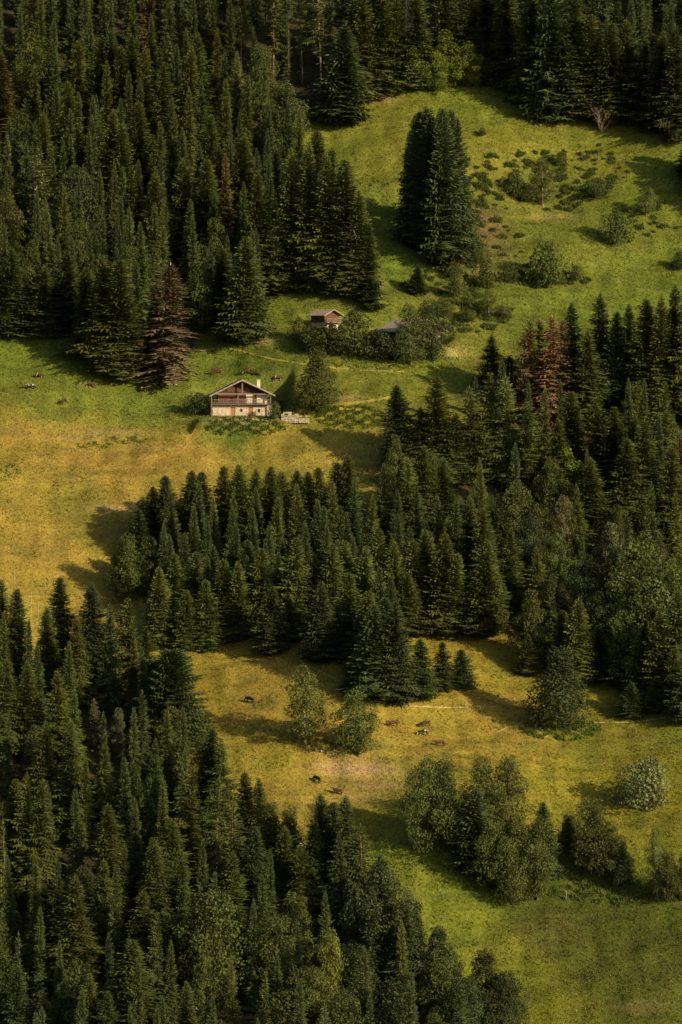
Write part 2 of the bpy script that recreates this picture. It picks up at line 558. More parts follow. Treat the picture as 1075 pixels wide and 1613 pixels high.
# upper left wood: its edges
g('spruce', [(500, 205, 395, 60), (522, 232, 430, 60), (545, 250, 466, 66), (566, 300, 468, 56), (515, 245, 462, 58),
             (482, 222, 460, 56), (456, 235, 456, 54), (584, 432, 487, 38, 'dark'), (578, 350, 474, 44), (190, 408, 600, 76, 'olive'), (163, 400, 588, 66, 'olive'), (247, 413, 575, 40),
             (110, 395, 526, 70, 'dark'), (66, 420, 532, 56), (18, 392, 530, 60), (140, 420, 560, 50), (430, 300, 462, 50), (408, 268, 455, 54), (350, 390, 520, 54),
             (120, 63, 210, 46), (157, 57, 200, 42), (175, 50, 196, 44), (190, 72, 212, 40), (205, 54, 206, 42), (231, 72, 226, 44), (258, 97, 250, 46), (296, 73, 226, 44), (315, 50, 205, 48),
             (72, 178, 330, 44), (175, 172, 335, 52), (196, 195, 345, 54), (330, 180, 330, 46), (290, 250, 400, 50), (325, 250, 405, 54), (245, 272, 420, 52), (2, 82, 250, 60, 'rusty'),
             (110, 128, 280, 46), (225, 160, 310, 50), (380, 215, 380, 56), (345, 230, 372, 48)], UL)
g('young', [(540, 38, 196, 72, 'dark'), (388, 370, 538, 66)], UL)
g('sparse', [(53, 232, 396, 66, 'pale')], UL)
g('dead', [(268, 415, 606, 92, 'brown')], UL)
g('broad', [(52, 68, 170, 76, 'olive'), (448, 128, 250, 80, 'olive'), (118, 262, 400, 78, 'dark'), (50, 378, 505, 60), (206, 384, 480, 58, 'fresh'), (312, 408, 528, 66, 'fresh'), (432, 345, 462, 44, 'fresh'),
            (335, 342, 450, 62, 'fresh'), (130, 345, 460, 60), (455, 405, 462, 50, 'fresh'), (10, 300, 420, 60), (415, 70, 190, 50, 'olive'), (20, 430, 532, 60, 'fresh')], UL)
# wood along the top
g('tall', [(421, -75, 120), (431, -60, 138), (447, -70, 108), (477, -65, 132), (489, -80, 112), (507, -60, 150), (519, -70, 124), (408, -50, 92), (462, -80, 84), (380, -80, 106), (440, -90, 60), (470, -95, 62), (498, -90, 70), (528, -85, 92), (400, -90, 60)], TOP)
g('spruce', [(572, -30, 160, 56), (600, -20, 150, 60), (556, 5, 150, 50), (628, -10, 146, 56), (655, -15, 140, 52), (590, -80, 120, 60), (700, -55, 125, 58), (745, -40, 130, 50), (765, -60, 120, 60), (800, -50, 140, 60),
             (838, -40, 165, 60), (905, -20, 184, 70), (938, 22, 192, 60), (900, 20, 178, 44), (965, 35, 196, 56), (990, 30, 190, 60), (1018, 60, 197, 56), (1046, 50, 208, 60), (1070, 40, 222, 58, 'dark'),
             (1034, 90, 204, 54, 'dark'), (1085, 205, 278, 40, 'dark'), (1106, 196, 302, 50, 'dark'), (1135, 220, 330, 50, 'dark')], TOP)
g('young', [(870, -35, 187, 72, 'dark')], TOP)
g('broad', [(664, 58, 142, 58, 'bright'), (704, 44, 140, 62, 'bright'), (738, 66, 138, 52, 'bright'), (763, 70, 134, 40, 'fresh'), (688, 80, 144, 44, 'bright'), (628, 100, 150, 36, 'fresh')], TOP)
# the clump alone on the upper meadow
g('young', [(652, 176, 385, 46, 'dark'), (674, 165, 392, 50, 'dark'), (700, 168, 420, 60, 'dark'), (684, 171, 396, 56, 'dark'), (663, 174, 388, 50, 'dark'), (720, 184, 412, 46, 'dark'), (646, 205, 350, 34, 'dark'), (690, 172, 400, 52, 'dark'), (710, 172, 404, 52, 'dark')], 'clump of firs alone on the upper meadow')
g('young', [(659, 418, 463, 28, 'dark')], 'upper meadow')
# middle block
g('young', [(240, 765, 862, 44, 'dark'), (262, 748, 855, 46, 'dark'), (298, 740, 852, 46, 'dark'), (318, 742, 848, 44), (350, 733, 848, 46), (378, 730, 846, 44), (402, 738, 846, 42), (425, 733, 846, 46), (447, 742, 846, 42),
            (468, 740, 842, 44), (486, 742, 842, 42), (506, 735, 838, 46), (530, 728, 836, 46), (552, 715, 836, 46), (225, 782, 872, 42, 'dark'), (218, 800, 884, 40),
            (250, 892, 1016, 44), (296, 928, 1024, 40), (326, 912, 1024, 42), (355, 880, 1010, 54), (375, 884, 1008, 44), (428, 922, 1030, 48, 'dark'), (412, 862, 1000, 48), (456, 930, 1010, 36, 'olive'), (506, 915, 1042, 48, 'dark'),
            (465, 845, 1000, 52), (275, 870, 990, 46), (308, 868, 985, 48), (335, 858, 975, 46), (562, 1035, 1090, 42), (590, 950, 1098, 66, 'dark'), (622, 945, 1106, 56, 'dark'), (607, 940, 1080, 60), (660, 1004, 1100, 46, 'dark'), (695, 1010, 1086, 34, 'dark'),
            (728, 1022, 1084, 38, 'dark'), (580, 930, 1060, 56), (550, 900, 1040, 52), (640, 900, 1000, 50), (700, 838, 1000, 62), (712, 870, 1000, 50), (655, 850, 985, 56), (768, 850, 1000, 58), (760, 880, 1002, 50), (672, 832, 975, 54),
            (520, 855, 1000, 52), (493, 870, 990, 48), (540, 850, 985, 50), (390, 850, 960, 50), (600, 830, 985, 52), (625, 850, 990, 50), (570, 860, 1000, 50)], MID)
g('broad', [(202, 838, 945, 62, 'olive'), (232, 842, 930, 60, 'olive'), (186, 870, 940, 36, 'olive'), (740, 960, 1002, 38, 'olive')], MID)
# right wood
g('spruce', [(627, 606, 735, 58, 'dark'), (662, 640, 740, 46), (690, 592, 752, 60), (742, 608, 762, 60), (718, 650, 760, 50), (772, 584, 760, 60), (800, 590, 770, 60), (830, 630, 790, 60), (776, 527, 610, 44), (803, 560, 640, 50),
             (904, 476, 660, 60, 'dark'), (925, 520, 680, 60), (950, 462, 610, 50, 'dark'), (966, 490, 640, 44, 'dark'), (992, 478, 620, 44, 'dark'), (1022, 470, 650, 60), (1038, 466, 660, 50), (1060, 446, 650, 56, 'dark'), (1078, 452, 660, 56),
             (836, 504, 660, 52, 'rusty'), (900, 615, 760, 56), (940, 625, 775, 56), (965, 640, 790, 60), (1000, 655, 810, 60), (930, 720, 860, 64), (985, 690, 840, 62), (1020, 660, 830, 58), (1055, 700, 850, 60), (1045, 600, 760, 56), (880, 660, 800, 56),
             (806, 830, 960, 46), (846, 860, 990, 44), (760, 800, 955, 56), (740, 780, 940, 54), (640, 720, 850, 52), (665, 700, 840, 54), (700, 720, 850, 54)], RT)
g('young', [(912, 942, 1076, 52), (942, 984, 1073, 42), (885, 960, 1060, 46), (830, 998, 1062, 32), (995, 1074, 1131, 36, 'dark'), (1034, 1064, 1122, 32), (1062, 1020, 1118, 50), (1085, 1040, 1135, 50), (1012, 985, 1100, 50), (985, 975, 1080, 50), (1040, 960, 1105, 56), (1070, 930, 1100, 56), (960, 950, 1050, 50)], RT)
g('dead', [(866, 497, 676, 58, 'red'), (888, 503, 664, 52, 'red'), (850, 502, 655, 52, 'maroon'), (950, 648, 728, 26, 'brown'), (1072, 690, 760, 30, 'maroon')], RT)
g('broad', [(890, 700, 800, 70, 'bright'), (1000, 604, 680, 54, 'olive'), (1052, 642, 740, 60, 'olive'), (1010, 842, 1040, 120, 'fresh'), (1058, 880, 1060, 80, 'fresh'), (755, 748, 830, 44, 'fresh'), (985, 960, 1080, 76, 'fresh'), (960, 820, 930, 62, 'pale'),
            (878, 838, 950, 62, 'fresh'), (920, 870, 1000, 80, 'dark'), (838, 925, 1050, 62, 'olive'), (812, 760, 880, 70), (836, 810, 920, 66, 'dark'), (890, 780, 880, 44, 'pale'), (780, 900, 1000, 40, 'olive'), (865, 720, 830, 60), (940, 930, 1040, 60, 'dark')], RT)
# single trees of the lower pasture
g('airy', [(482, 1046, 1172, 66, 'olive')], 'pasture')
g('broad', [(564, 1082, 1190, 74, 'olive')], 'pasture')
g('broad', [(880, 1016, 1148, 96, 'dark')], 'pasture')
g('bush', [(1016, 1194, 1274, 88, 'silver')], 'pasture')
g('broad', [(668, 1194, 1345, 76), (700, 1190, 1340, 70), (762, 1192, 1330, 70), (800, 1188, 1325, 74), (725, 1240, 1355, 60), (780, 1285, 1405, 74), (815, 1290, 1412, 70), (846, 1286, 1418, 66, 'olive'), (808, 1330, 1424, 60, 'olive'), (895, 1280, 1345, 40, 'dark'), (936, 1262, 1378, 60), (962, 1292, 1388, 58), (982, 1325, 1396, 44, 'dark'),
            (1052, 1338, 1418, 44), (1078, 1340, 1420, 50)], 'tree belt')
g('young', [(750, 1240, 1375, 64, 'dark'), (855, 1262, 1380, 44)], 'tree belt')
g('airy', [(925, 1256, 1370, 46), (1036, 1300, 1415, 36, 'olive')], 'tree belt')
# around the farm
g('broad', [(502, 548, 646, 66, 'olive'), (682, 468, 570, 62, 'dark')], 'farm')
g('airy', [(648, 478, 574, 60)], 'farm')
g('bush', [(562, 490, 562, 66), (522, 509, 558, 62), (498, 512, 556, 40), (486, 512, 552, 42), (603, 519, 566, 58, 'dark'), (628, 528, 570, 44, 'dark'), (432, 632, 660, 22, 'fresh'), (312, 618, 652, 40, 'dark'), (470, 500, 540, 30, 'olive'), (107, 533, 566, 38, 'olive')], 'farm')
# upper meadow shrubs
g('bush', [(970, 330, 386, 52), (862, 376, 452, 62, 'olive'), (945, 282, 313, 42, 'dark'), (768, 406, 452, 46, 'olive'), (806, 412, 446, 30), (908, 416, 442, 28), (718, 424, 468, 36, 'olive'), (716, 410, 440, 30), (884, 240, 262, 26),
            (1072, 395, 425, 34, 'dark'), (760, 200, 214, 16), (735, 300, 322, 30), (745, 345, 380, 24), (755, 385, 415, 26), (700, 470, 500, 30), (735, 485, 506, 40), (790, 480, 500, 34), (812, 268, 312, 34), (830, 290, 318, 30)], 'upper meadow')
g('airy', [(855, 248, 324, 44, 'olive'), (1018, 292, 340, 40), (770, 455, 500, 30, 'olive')], 'upper meadow')
# lower left wood: edges
g('spruce', [(2, 910, 1070, 50, 'dark'), (25, 926, 1078, 46, 'dark'), (95, 908, 1075, 56, 'dark'), (145, 916, 1085, 66, 'dark'), (72, 955, 1090, 46), (118, 972, 1110, 50), (205, 940, 1095, 66, 'olive'), (232, 985, 1110, 50),
             (330, 1146, 1280, 50, 'dark'), (352, 1160, 1300, 54), (45, 1040, 1190, 50), (12, 1036, 1190, 50), (70, 1135, 1300, 50), (110, 1132, 1310, 60), (90, 1055, 1210, 56, 'olive'), (386, 1215, 1370, 50), (412, 1225, 1380, 46), (300, 1205, 1370, 60), (170, 1266, 1420, 56),
             (158, 1352, 1510, 56), (245, 1318, 1470, 58), (125, 1378, 1560, 70), (210, 1478, 1660, 90, 'olive'), (66, 1558, 1680, 46, 'dark'), (290, 1545, 1700, 50), (32, 1520, 1680, 50, 'dark'), (140, 1530, 1690, 54), (20, 1225, 1400, 50), (40, 1218, 1420, 56), (60, 1225, 1430, 60),
             (268, 1290, 1430, 56), (225, 1400, 1540, 60), (170, 1560, 1700, 50), (505, 1248, 1430, 60, 'dark'), (545, 1250, 1440, 60, 'dark'), (525, 1262, 1420, 54)], BL)
g('sparse', [(338, 1220, 1410, 60), (12, 1290, 1470, 44), (572, 1296, 1450, 70, 'dark'), (365, 1258, 1440, 56)], BL)
g('spruce', [(600, 1345, 1520, 70, 'dark'), (445, 1300, 1440, 54), (470, 1330, 1470, 56), (400, 1300, 1460, 60, 'dark'), (370, 1340, 1500, 60), (640, 1420, 1590, 64, 'dark'), (490, 1290, 1440, 56, 'dark')], BL)
g('dome', [(268, 1024, 1180, 100, 'dark'), (246, 1040, 1150, 70, 'dark')], BL)
g('dead', [(556, 1318, 1440, 36, 'maroon'), (148, 1100, 1180, 24, 'pale')], BL)
g('broad', [(265, 1110, 1210, 70, 'olive'), (185, 1112, 1200, 40, 'pale'), (340, 1395, 1580, 120), (320, 1400, 1600, 90), (600, 1355, 1530, 110, 'dark'), (640, 1410, 1570, 80, 'dark'), (690, 1455, 1590, 70, 'dark'), (765, 1492, 1640, 90), (800, 1530, 1660, 70, 'dark'),
            (440, 1440, 1590, 90), (470, 1520, 1680, 90, 'olive'), (700, 1500, 1650, 80), (560, 1480, 1620, 90, 'dark'), (620, 1540, 1700, 90, 'dark'), (245, 1185, 1290, 40, 'fresh'), (215, 1200, 1310, 44, 'fresh'), (320, 1155, 1250, 50, 'olive'),
            (455, 1270, 1390, 60, 'olive'), (425, 1260, 1370, 60, 'olive'), (545, 1560, 1720, 80), (60, 1145, 1260, 60), (745, 1540, 1680, 70, 'dark')], BL)
g('airy', [(520, 1455, 1640, 60, 'bright'), (320, 1490, 1640, 50), (500, 1520, 1680, 80, 'olive')], BL)

FOREST = {
    UL: [(-60, -10), (400, -10), (412, 130), (440, 215), (470, 310), (520, 400), (560, 452), (470, 458), (430, 462), (405, 520), (320, 520), (290, 570), (150, 570), (125, 520), (-60, 522)],
    TOP: [(400, -10), (1200, -10), (1200, 210), (1075, 215), (1000, 195), (930, 182), (840, 170), (800, 135), (600, 130), (540, 150), (440, 200), (412, 130)],
    MID: [(215, 890), (245, 862), (420, 850), (560, 840), (600, 830), (640, 860), (700, 880), (790, 940), (790, 990), (680, 985), (630, 1000), (600, 1070), (560, 1050), (520, 1020), (450, 1000), (380, 1000), (280, 1005), (245, 970), (215, 930)],
    RT: [(600, 820), (630, 750), (690, 755), (770, 690), (780, 610), (830, 660), (900, 660), (950, 610), (1180, 610), (1180, 1120), (1000, 1085), (950, 1060), (870, 1050), (800, 985), (700, 880), (640, 860)],
    BL: [(-60, 1085), (100, 1088), (200, 1100), (255, 1180), (300, 1230), (350, 1300), (420, 1380), (470, 1400), (560, 1440), (600, 1540), (700, 1600), (790, 1660), (800, 1780), (-60, 1780)],
}
FILL = {UL: ('spruce', 4.7, (15, 21)), TOP: ('spruce', 5.6, (20, 26)), MID: ('young', 3.8, (12, 15)), RT: ('spruce', 4.9, (14, 20)), BL: ('spruce', 4.5, (14, 20))}

def inside(poly, x, y):
    x = np.asarray(x, float); y = np.asarray(y, float)
    r = np.zeros(x.shape, bool)
    n = len(poly)
    for i in range(n):
        x0, y0 = poly[i]; x1, y1 = poly[(i + 1) % n]
        c = ((y0 > y) != (y1 > y)) & (x < (x1 - x0) * (y - y0) / ((y1 - y0) or 1e-9) + x0)
        r ^= c
    return r

TONES = {
    None: (.088, .106, .028), 'dark': (.062, .084, .030), 'olive': (.092, .110, .027), 'fresh': (.082, .116, .027), 'bright': (.130, .155, .028), 'pale': (.125, .13, .06),
    'silver': (.115, .145, .058), 'white': (.28, .30, .18), 'rusty': (.115, .092, .036), 'brown': (.155, .110, .064), 'red': (.185, .105, .058), 'maroon': (.15, .085, .055), 'blue': (.070, .092, .030),
}
WORD = {None: 'green', 'dark': 'dark green', 'olive': 'olive green', 'fresh': 'fresh green', 'bright': 'bright yellow-green', 'pale': 'pale grey-green', 'silver': 'silvery', 'white': 'whitish', 'rusty': 'rust-tinged',
        'brown': 'brown', 'red': 'reddish-brown', 'maroon': 'dull red-brown', 'blue': 'blue-green'}

rnd = random.Random(77)
TREES = []
bx = at([t['x'] for t in G], [t['y1'] for t in G])
for t, p in zip(G, bx):
    sc = FPX / proj(*p)[2]
    t['p'] = p
    t['h'] = (t['y1'] - t['y0']) / sc
    t['wm'] = t['w'] / sc * ({'young': 1.22, 'spruce': 1.12, 'tall': 1.0}.get(t['kind'], 1.0))
    TREES.append(t)
# fill the woods between the edge trees
for reg, poly in FOREST.items():
    kind, dmin, hr = FILL[reg]
    have = [tuple(t['p'][:2]) for t in TREES]
    xs = [q[0] for q in poly]; ys = [q[1] for q in poly]
    n = 2600
    rx = np.array([rnd.uniform(min(xs), max(xs)) for _ in range(n)]); ry = np.array([rnd.uniform(min(ys), max(ys)) for _ in range(n)])
    ok = inside(poly, rx, ry)
    rx, ry = rx[ok], ry[ok]
    pts = at(rx, ry)
    for X, Y, p in zip(rx, ry, pts):
        if all((p[0] - a) ** 2 + ((p[1] - b) * .8) ** 2 > dmin ** 2 for a, b in have):
            have.append((p[0], p[1]))
            k, u = kind, rnd.random()
            tone = rnd.choice((None, None, 'dark', 'dark', 'olive', 'blue'))
            h = rnd.uniform(*hr)
            if reg == RT and u < .32: k, h, tone = 'broad', rnd.uniform(9, 14), rnd.choice((None, 'fresh', 'olive'))
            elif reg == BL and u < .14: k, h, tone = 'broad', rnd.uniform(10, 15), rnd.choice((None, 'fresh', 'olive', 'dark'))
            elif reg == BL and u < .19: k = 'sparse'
            elif reg == BL: tone = rnd.choice((None, 'dark', 'dark', 'blue'))  # more dark greens here, painting in the dimness over this wood
            elif reg == UL and u < .07: k, h, tone = 'broad', rnd.uniform(9, 13), rnd.choice(('fresh', 'olive'))
            elif reg == UL and u < .11: tone = 'rusty'
            elif reg == TOP and u < .3: k = 'tall'
            if reg == TOP and 410 < X < 540: k = 'tall'
            TREES.append(dict(kind=k, x=X, y1=Y, y0=None, w=0, wm=0, h=h, p=p, region=reg, tone=tone))
print('trees', len(TREES))

# which of them the picture shows largest: a coarse painter's pass, far to near
CW, CH = 268, 403
buf = np.full((CH, CW), -1, int)
for i, t in enumerate(TREES):
    x, y, z = t['p']
    t['px'], t['py'], t['dep'] = proj(x, y, z)
    sc = FPX / t['dep']
    t['tipy'] = proj(x, y, z + t['h'])[1]
for i in sorted(range(len(TREES)), key=lambda i: -TREES[i]['dep']):
    t = TREES[i]
    sc = FPX / t['dep']
    P_ = PROTO[t['kind']]
    t['pi'] = rnd.randrange(len(P_)) if (t['kind'], t['w']) != ('broad', 96) else 3
    c, tr, ph, pw = P_[t['pi']]
    wm = t['wm'] or pw * (t['h'] / ph) * (rnd.uniform(.85, 1.1) if t['kind'] not in ('broad', 'airy') else rnd.uniform(.8, 1.0))
    t['wm'] = wm
    y0, y1 = t['tipy'] / 4, t['py'] / 4
    round_ = t['kind'] in ('broad', 'airy', 'bush')
    for r_ in range(max(0, int(y0)), min(CH - 1, int(y1)) + 1):
        s = (r_ + .5 - y0) / max(1e-6, y1 - y0)
        hw = wm * sc / 8 * (math.sin(math.pi * min(1, max(.02, s))) ** .6 if round_ else min(1, .08 + s))
        a, b = int(t['px'] / 4 - hw), int(t['px'] / 4 + hw) + 1
        if b > 0 and a < CW: buf[r_, max(0, a):min(CW, b)] = i
ids, cnt = np.unique(buf[buf >= 0], return_counts=True)
seen = dict(zip(ids.tolist(), cnt.tolist()))
for i, t in enumerate(TREES): t['seen'] = seen.get(i, 0)

# ------------------------------------------------------------------ planting
CONIFER = ('spruce', 'young', 'sparse', 'tall', 'dome')
NAME = {'dome': 'spruce_tree', 'spruce': 'spruce_tree', 'young': 'spruce_tree', 'sparse': 'spruce_tree', 'tall': 'spruce_tree', 'dead': 'dead_spruce', 'broad': 'leafy_tree', 'airy': 'birch_tree', 'bush': 'bush'}
CAT = {'spruce_tree': 'spruce', 'dead_spruce': 'dead spruce', 'leafy_tree': 'tree', 'birch_tree': 'tree', 'bush': 'bush'}

def jitter(c, k=.14):
    f = 1 + rnd.uniform(-k, k)
    return tuple(max(.003, q * f * (1 + rnd.uniform(-.07, .07))) for q in c)

def plant(t):
    c, tr, ph, pw = PROTO[t['kind']][t['pi']]
    nm = NAME[t['kind']]
    x, y, z = t['p']
    root = empty(nm, (x, y, z - .05), rnd.uniform(0, 6.28))
    sx = t['wm'] / pw
    sz = t['h'] / ph
    root.rotation_euler[0] = rnd.gauss(0, .022); root.rotation_euler[1] = rnd.gauss(0, .022)
    root.scale = (sx, sx, sz)
    o = link('crown', c, None, root)
    k_ = {BL: .86, TOP: .92, UL: .95}.get(t['region'], 1.0)  # crown colours dimmed wood by wood: duller light painted into the foliage
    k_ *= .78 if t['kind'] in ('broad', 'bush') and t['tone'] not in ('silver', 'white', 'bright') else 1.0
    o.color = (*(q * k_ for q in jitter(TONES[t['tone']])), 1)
    if tr is not None: link('trunk', tr, None, root)
    t['obj'] = root
    return root

con = [t for t in TREES if t['kind'] in CONIFER]
con.sort(key=lambda t: -t['seen'])
INDIV = set(id(t) for t in con[:300] if t['seen'] > 0)
rest = []
for t in TREES:
    if t['kind'] in CONIFER and id(t) not in INDIV:
        rest.append(t)
    elif t['seen'] > 0 or t['y0'] is not None:
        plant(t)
    elif t['kind'] == 'broad' and -60 < t['px'] < W0 + 60:
        pass
print('individual conifers', len(INDIV), 'massed', len(rest))

# conifers beyond the three hundred that show largest: one mass
if rest:
    VV, TT, AA, CC, off = [], [], [], [], 0
    cache = {}
    for t in rest:
        c, tr, ph, pw = PROTO[t['kind']][t['pi']]
        if c.name not in cache:
            co = np.empty(len(c.vertices) * 3, np.float32); c.vertices.foreach_get('co', co)
            a = np.empty(len(c.vertices), np.float32); c.attributes['tone'].data.foreach_get('value', a)
            cache[c.name] = (co.reshape(-1, 3), a)
        co, a = cache[c.name]
        an = rnd.uniform(0, 6.28)
        ca, sa = math.cos(an), math.sin(an)
        k = t['wm'] / pw
        q = np.stack([(co[:, 0] * ca - co[:, 1] * sa) * k, (co[:, 0] * sa + co[:, 1] * ca) * k, co[:, 2] * t['h'] / ph], -1) + np.array(t['p'])
        VV.append(q); AA.append(a * .8 + rnd.uniform(0, .2))
        off += len(co)
    V = np.concatenate(VV)
    me = tri_mesh('conifer_wood', V, np.arange(len(V)).reshape(-1, 3), np.concatenate(AA))
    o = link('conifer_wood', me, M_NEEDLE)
    o.color = (*TONES['dark'], 1)
    tag(o, 'mass of dark spruces packed between the single trees of the woods', 'wood', kind='stuff')

# ------------------------------------------------------------------ labels of the trees
LAND = [('brown dead spruce', 268, 520, 70), ('wooden chalet', 382, 625, 95), ('small timber hut', 512, 500, 80), ('half-hidden barn', 620, 515, 70), ('reddish-brown dead spruces', 868, 580, 75),
        ('silvery round bush', 1016, 1235, 90), ('bare grey shrub', 952, 180, 60), ('pair of pasture birches', 520, 1125, 100), ('pale-leaved tree', 890, 815, 60), ('thin bare pole', 88, 110, 45),
        ('pale sparse spruce', 53, 310, 60)]

def place_words(t):
    x, y = t['px'], (t['tipy'] + t['py']) / 2
    best = None
    for nm, lx, ly, rr in LAND:
        d = math.hypot(x - lx, y - ly)
        if 14 < d < rr and (best is None or d < best[0]):
            dx, dy = x - lx, y - ly
            rel = ('just right of' if dx > 0 else 'just left of') if abs(dx) > abs(dy) * .8 else ('uphill of' if dy < 0 else 'downhill of')
            best = (d, f'{rel} the {nm}')
    if best: return best[1]
    reg = t['region']
    if reg in FOREST:
        pl = FOREST[reg]
        xs = [min(W0, max(0, q[0])) for q in pl]; ys = [min(H0 + 120, max(0, q[1])) for q in pl]
        u = (x - min(xs)) / (max(xs) - min(xs)); v = (t['py'] - min(ys)) / (max(ys) - min(ys))
        a = 'upper' if v < .34 else 'lower' if v > .66 else 'middle'
        b = 'left' if u < .34 else 'right' if u > .66 else 'centre'
        ph = {'upper left wood': 'upper left wood', 'wood along the top': 'top wood', 'planted block of firs': 'planted fir block', 'right-hand wood': 'right-hand wood', 'lower left wood': 'lower left wood'}[reg]
        return f'at the {a} {b} of the {ph}'
    return {'pasture': 'alone on the golden lower pasture', 'tree belt': 'in the lower tree belt', 'farm': 'by the farm buildings', 'upper meadow': 'on the open upper meadow',
            'clump of firs alone on the upper meadow': 'in the lone clump on the upper meadow'}[reg]

planted = [t for t in TREES if 'obj' in t]
bykind = {}
for t in planted: bykind.setdefault(NAME[t['kind']], []).append(t)
labels = {}
for nm, ts in bykind.items():
    hs = sorted(t['h'] for t in ts)
    q1, q2 = hs[len(hs) // 3], hs[2 * len(hs) // 3]
    ws = sorted(t['wm'] / t['h'] for t in ts)
    wq = ws[len(ws) // 2]
    for t in ts:
        size = 'small' if t['h'] < q1 else 'tall' if t['h'] > q2 else 'mid-sized'
        shape = 'slim' if t['wm'] / t['h'] < wq else 'broad'
        look = {'dome': 'dome-shaped ', 'spruce': '', 'young': '', 'sparse': 'thin-crowned ', 'tall': 'bare-stemmed ', 'dead': '', 'broad': '', 'airy': 'airy ', 'bush': ''}[t['kind']]
        noun = {'spruce_tree': 'spruce', 'dead_spruce': 'dead spruce', 'leafy_tree': 'leafy tree', 'birch_tree': 'tree', 'bush': 'bush'}[nm]
        lab = f"{size} {shape} {look}{WORD[t['tone']]} {noun} {place_words(t)}"
        t['obj']['category'] = CAT[nm]
        grp = {'spruce_tree': 'spruces', 'dead_spruce': 'dead spruces', 'leafy_tree': 'leafy trees', 'birch_tree': 'airy trees', 'bush': 'bushes'}[nm]
        t['obj']['group'] = grp + (' of the ' + t['region'] if t['region'] in FOREST and nm in ('spruce_tree', 'leafy_tree') else ' on the hillside')
        if len(lab.split()) > 13: lab = lab.replace(size + ' ' + shape, size)
        if len(lab.split()) > 13: lab = lab.replace('bright yellow-green', 'bright').replace('fresh green', 'fresh').replace('dark green', 'dark').replace('olive green', 'olive')
        labels.setdefault(lab, []).append(t)
ORD = ['leftmost', 'second from left', 'third from left', 'fourth from left', 'fifth from left', 'sixth from left', 'seventh from left']
def side_words(n):
    w_ = [''] * n
    for i in range(n):
        j = n - 1 - i
        if i <= j: w_[i] = 'leftmost' if i == 0 else ORD[min(i, 6)]
        else: w_[i] = 'rightmost' if j == 0 else ORD[min(j, 6)].replace('left', 'right')
    return w_
for lab, ts in labels.items():
    if len(ts) == 1:
        ts[0]['obj']['label'] = lab
        continue
    ts.sort(key=lambda t: t['px'])
    for t, wd_ in zip(ts, side_words(len(ts))):
        t['obj']['label'] = f'{lab}, {wd_}'

# ------------------------------------------------------------------ ground: one sheet from the valley floor to the ridge
CTRL = [  # pixel, soil and turf colour there
    (620, 220, .155, .150, .020), (760, 170, .135, .140, .020), (930, 240, .150, .145, .020), (1060, 290, .130, .140, .020), (540, 240, .150, .15, .022), (560, 330, .115, .135, .020), (620, 400, .105, .135, .020), (800, 240, .165, .15, .020), (850, 285, .10, .115, .018),
    (820, 345, .150, .150, .024), (950, 380, .115, .130, .018), (880, 430, .120, .130, .018), (760, 370, .12, .10, .03), (800, 480, .10, .115, .018), (1000, 430, .115, .130, .018),
    (470, 480, .135, .145, .022), (600, 480, .13, .140, .022), (730, 520, .145, .145, .022), (400, 560, .100, .125, .020), (600, 590, .14, .14, .022), (540, 620, .16, .15, .024),
    (20, 560, .120, .145, .020), (100, 590, .125, .140, .020), (60, 635, .145, .145, .022), (230, 625, .11, .125, .020), (320, 590, .11, .13, .020),
    (30, 690, .245, .165, .030), (150, 720, .265, .17, .034), (300, 720, .27, .17, .034), (430, 700, .24, .165, .03), (50, 800, .26, .17, .032), (130, 790, .20, .155, .028), (200, 770, .27, .17, .034), (60, 890, .27, .17, .034), (380, 672, .09, .12, .02), (560, 700, .22, .16, .03),
    (320, 1050, .25, .165, .026), (400, 1080, .26, .17, .03), (430, 1190, .235, .16, .026), (470, 1240, .24, .16, .03), (560, 1215, .28, .17, .045), (650, 1130, .25, .165, .028), (760, 1130, .245, .16, .028), (720, 1040, .225, .155, .022), (900, 1010, .23, .155, .02),
    (820, 1150, .22, .155, .026), (950, 1180, .155, .140, .018), (1040, 1160, .15, .14, .018), (620, 1220, .22, .155, .03), (880, 1230, .20, .15, .02), (960, 1290, .17, .14, .018), (1050, 1310, .16, .14, .018), (600, 1290, .20, .155, .022),
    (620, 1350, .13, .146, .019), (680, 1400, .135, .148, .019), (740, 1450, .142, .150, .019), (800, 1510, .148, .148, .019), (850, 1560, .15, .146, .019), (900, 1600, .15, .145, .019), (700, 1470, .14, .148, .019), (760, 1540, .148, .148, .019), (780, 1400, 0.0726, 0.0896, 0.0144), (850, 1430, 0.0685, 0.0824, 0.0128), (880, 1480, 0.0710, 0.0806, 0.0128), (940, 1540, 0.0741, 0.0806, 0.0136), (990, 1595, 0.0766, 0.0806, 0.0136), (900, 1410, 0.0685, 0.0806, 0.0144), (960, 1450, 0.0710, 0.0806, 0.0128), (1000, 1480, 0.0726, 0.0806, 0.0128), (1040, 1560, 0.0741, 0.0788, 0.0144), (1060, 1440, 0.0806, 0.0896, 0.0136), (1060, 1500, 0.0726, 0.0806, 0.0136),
]
CTRL = [(a, b, r_ * (.84 if r_ > .19 else .86), g_ * (.985 if r_ > .19 else .93), b2 * (.95 if r_ > .19 else .95)) for a, b, r_, g_, b2 in CTRL]
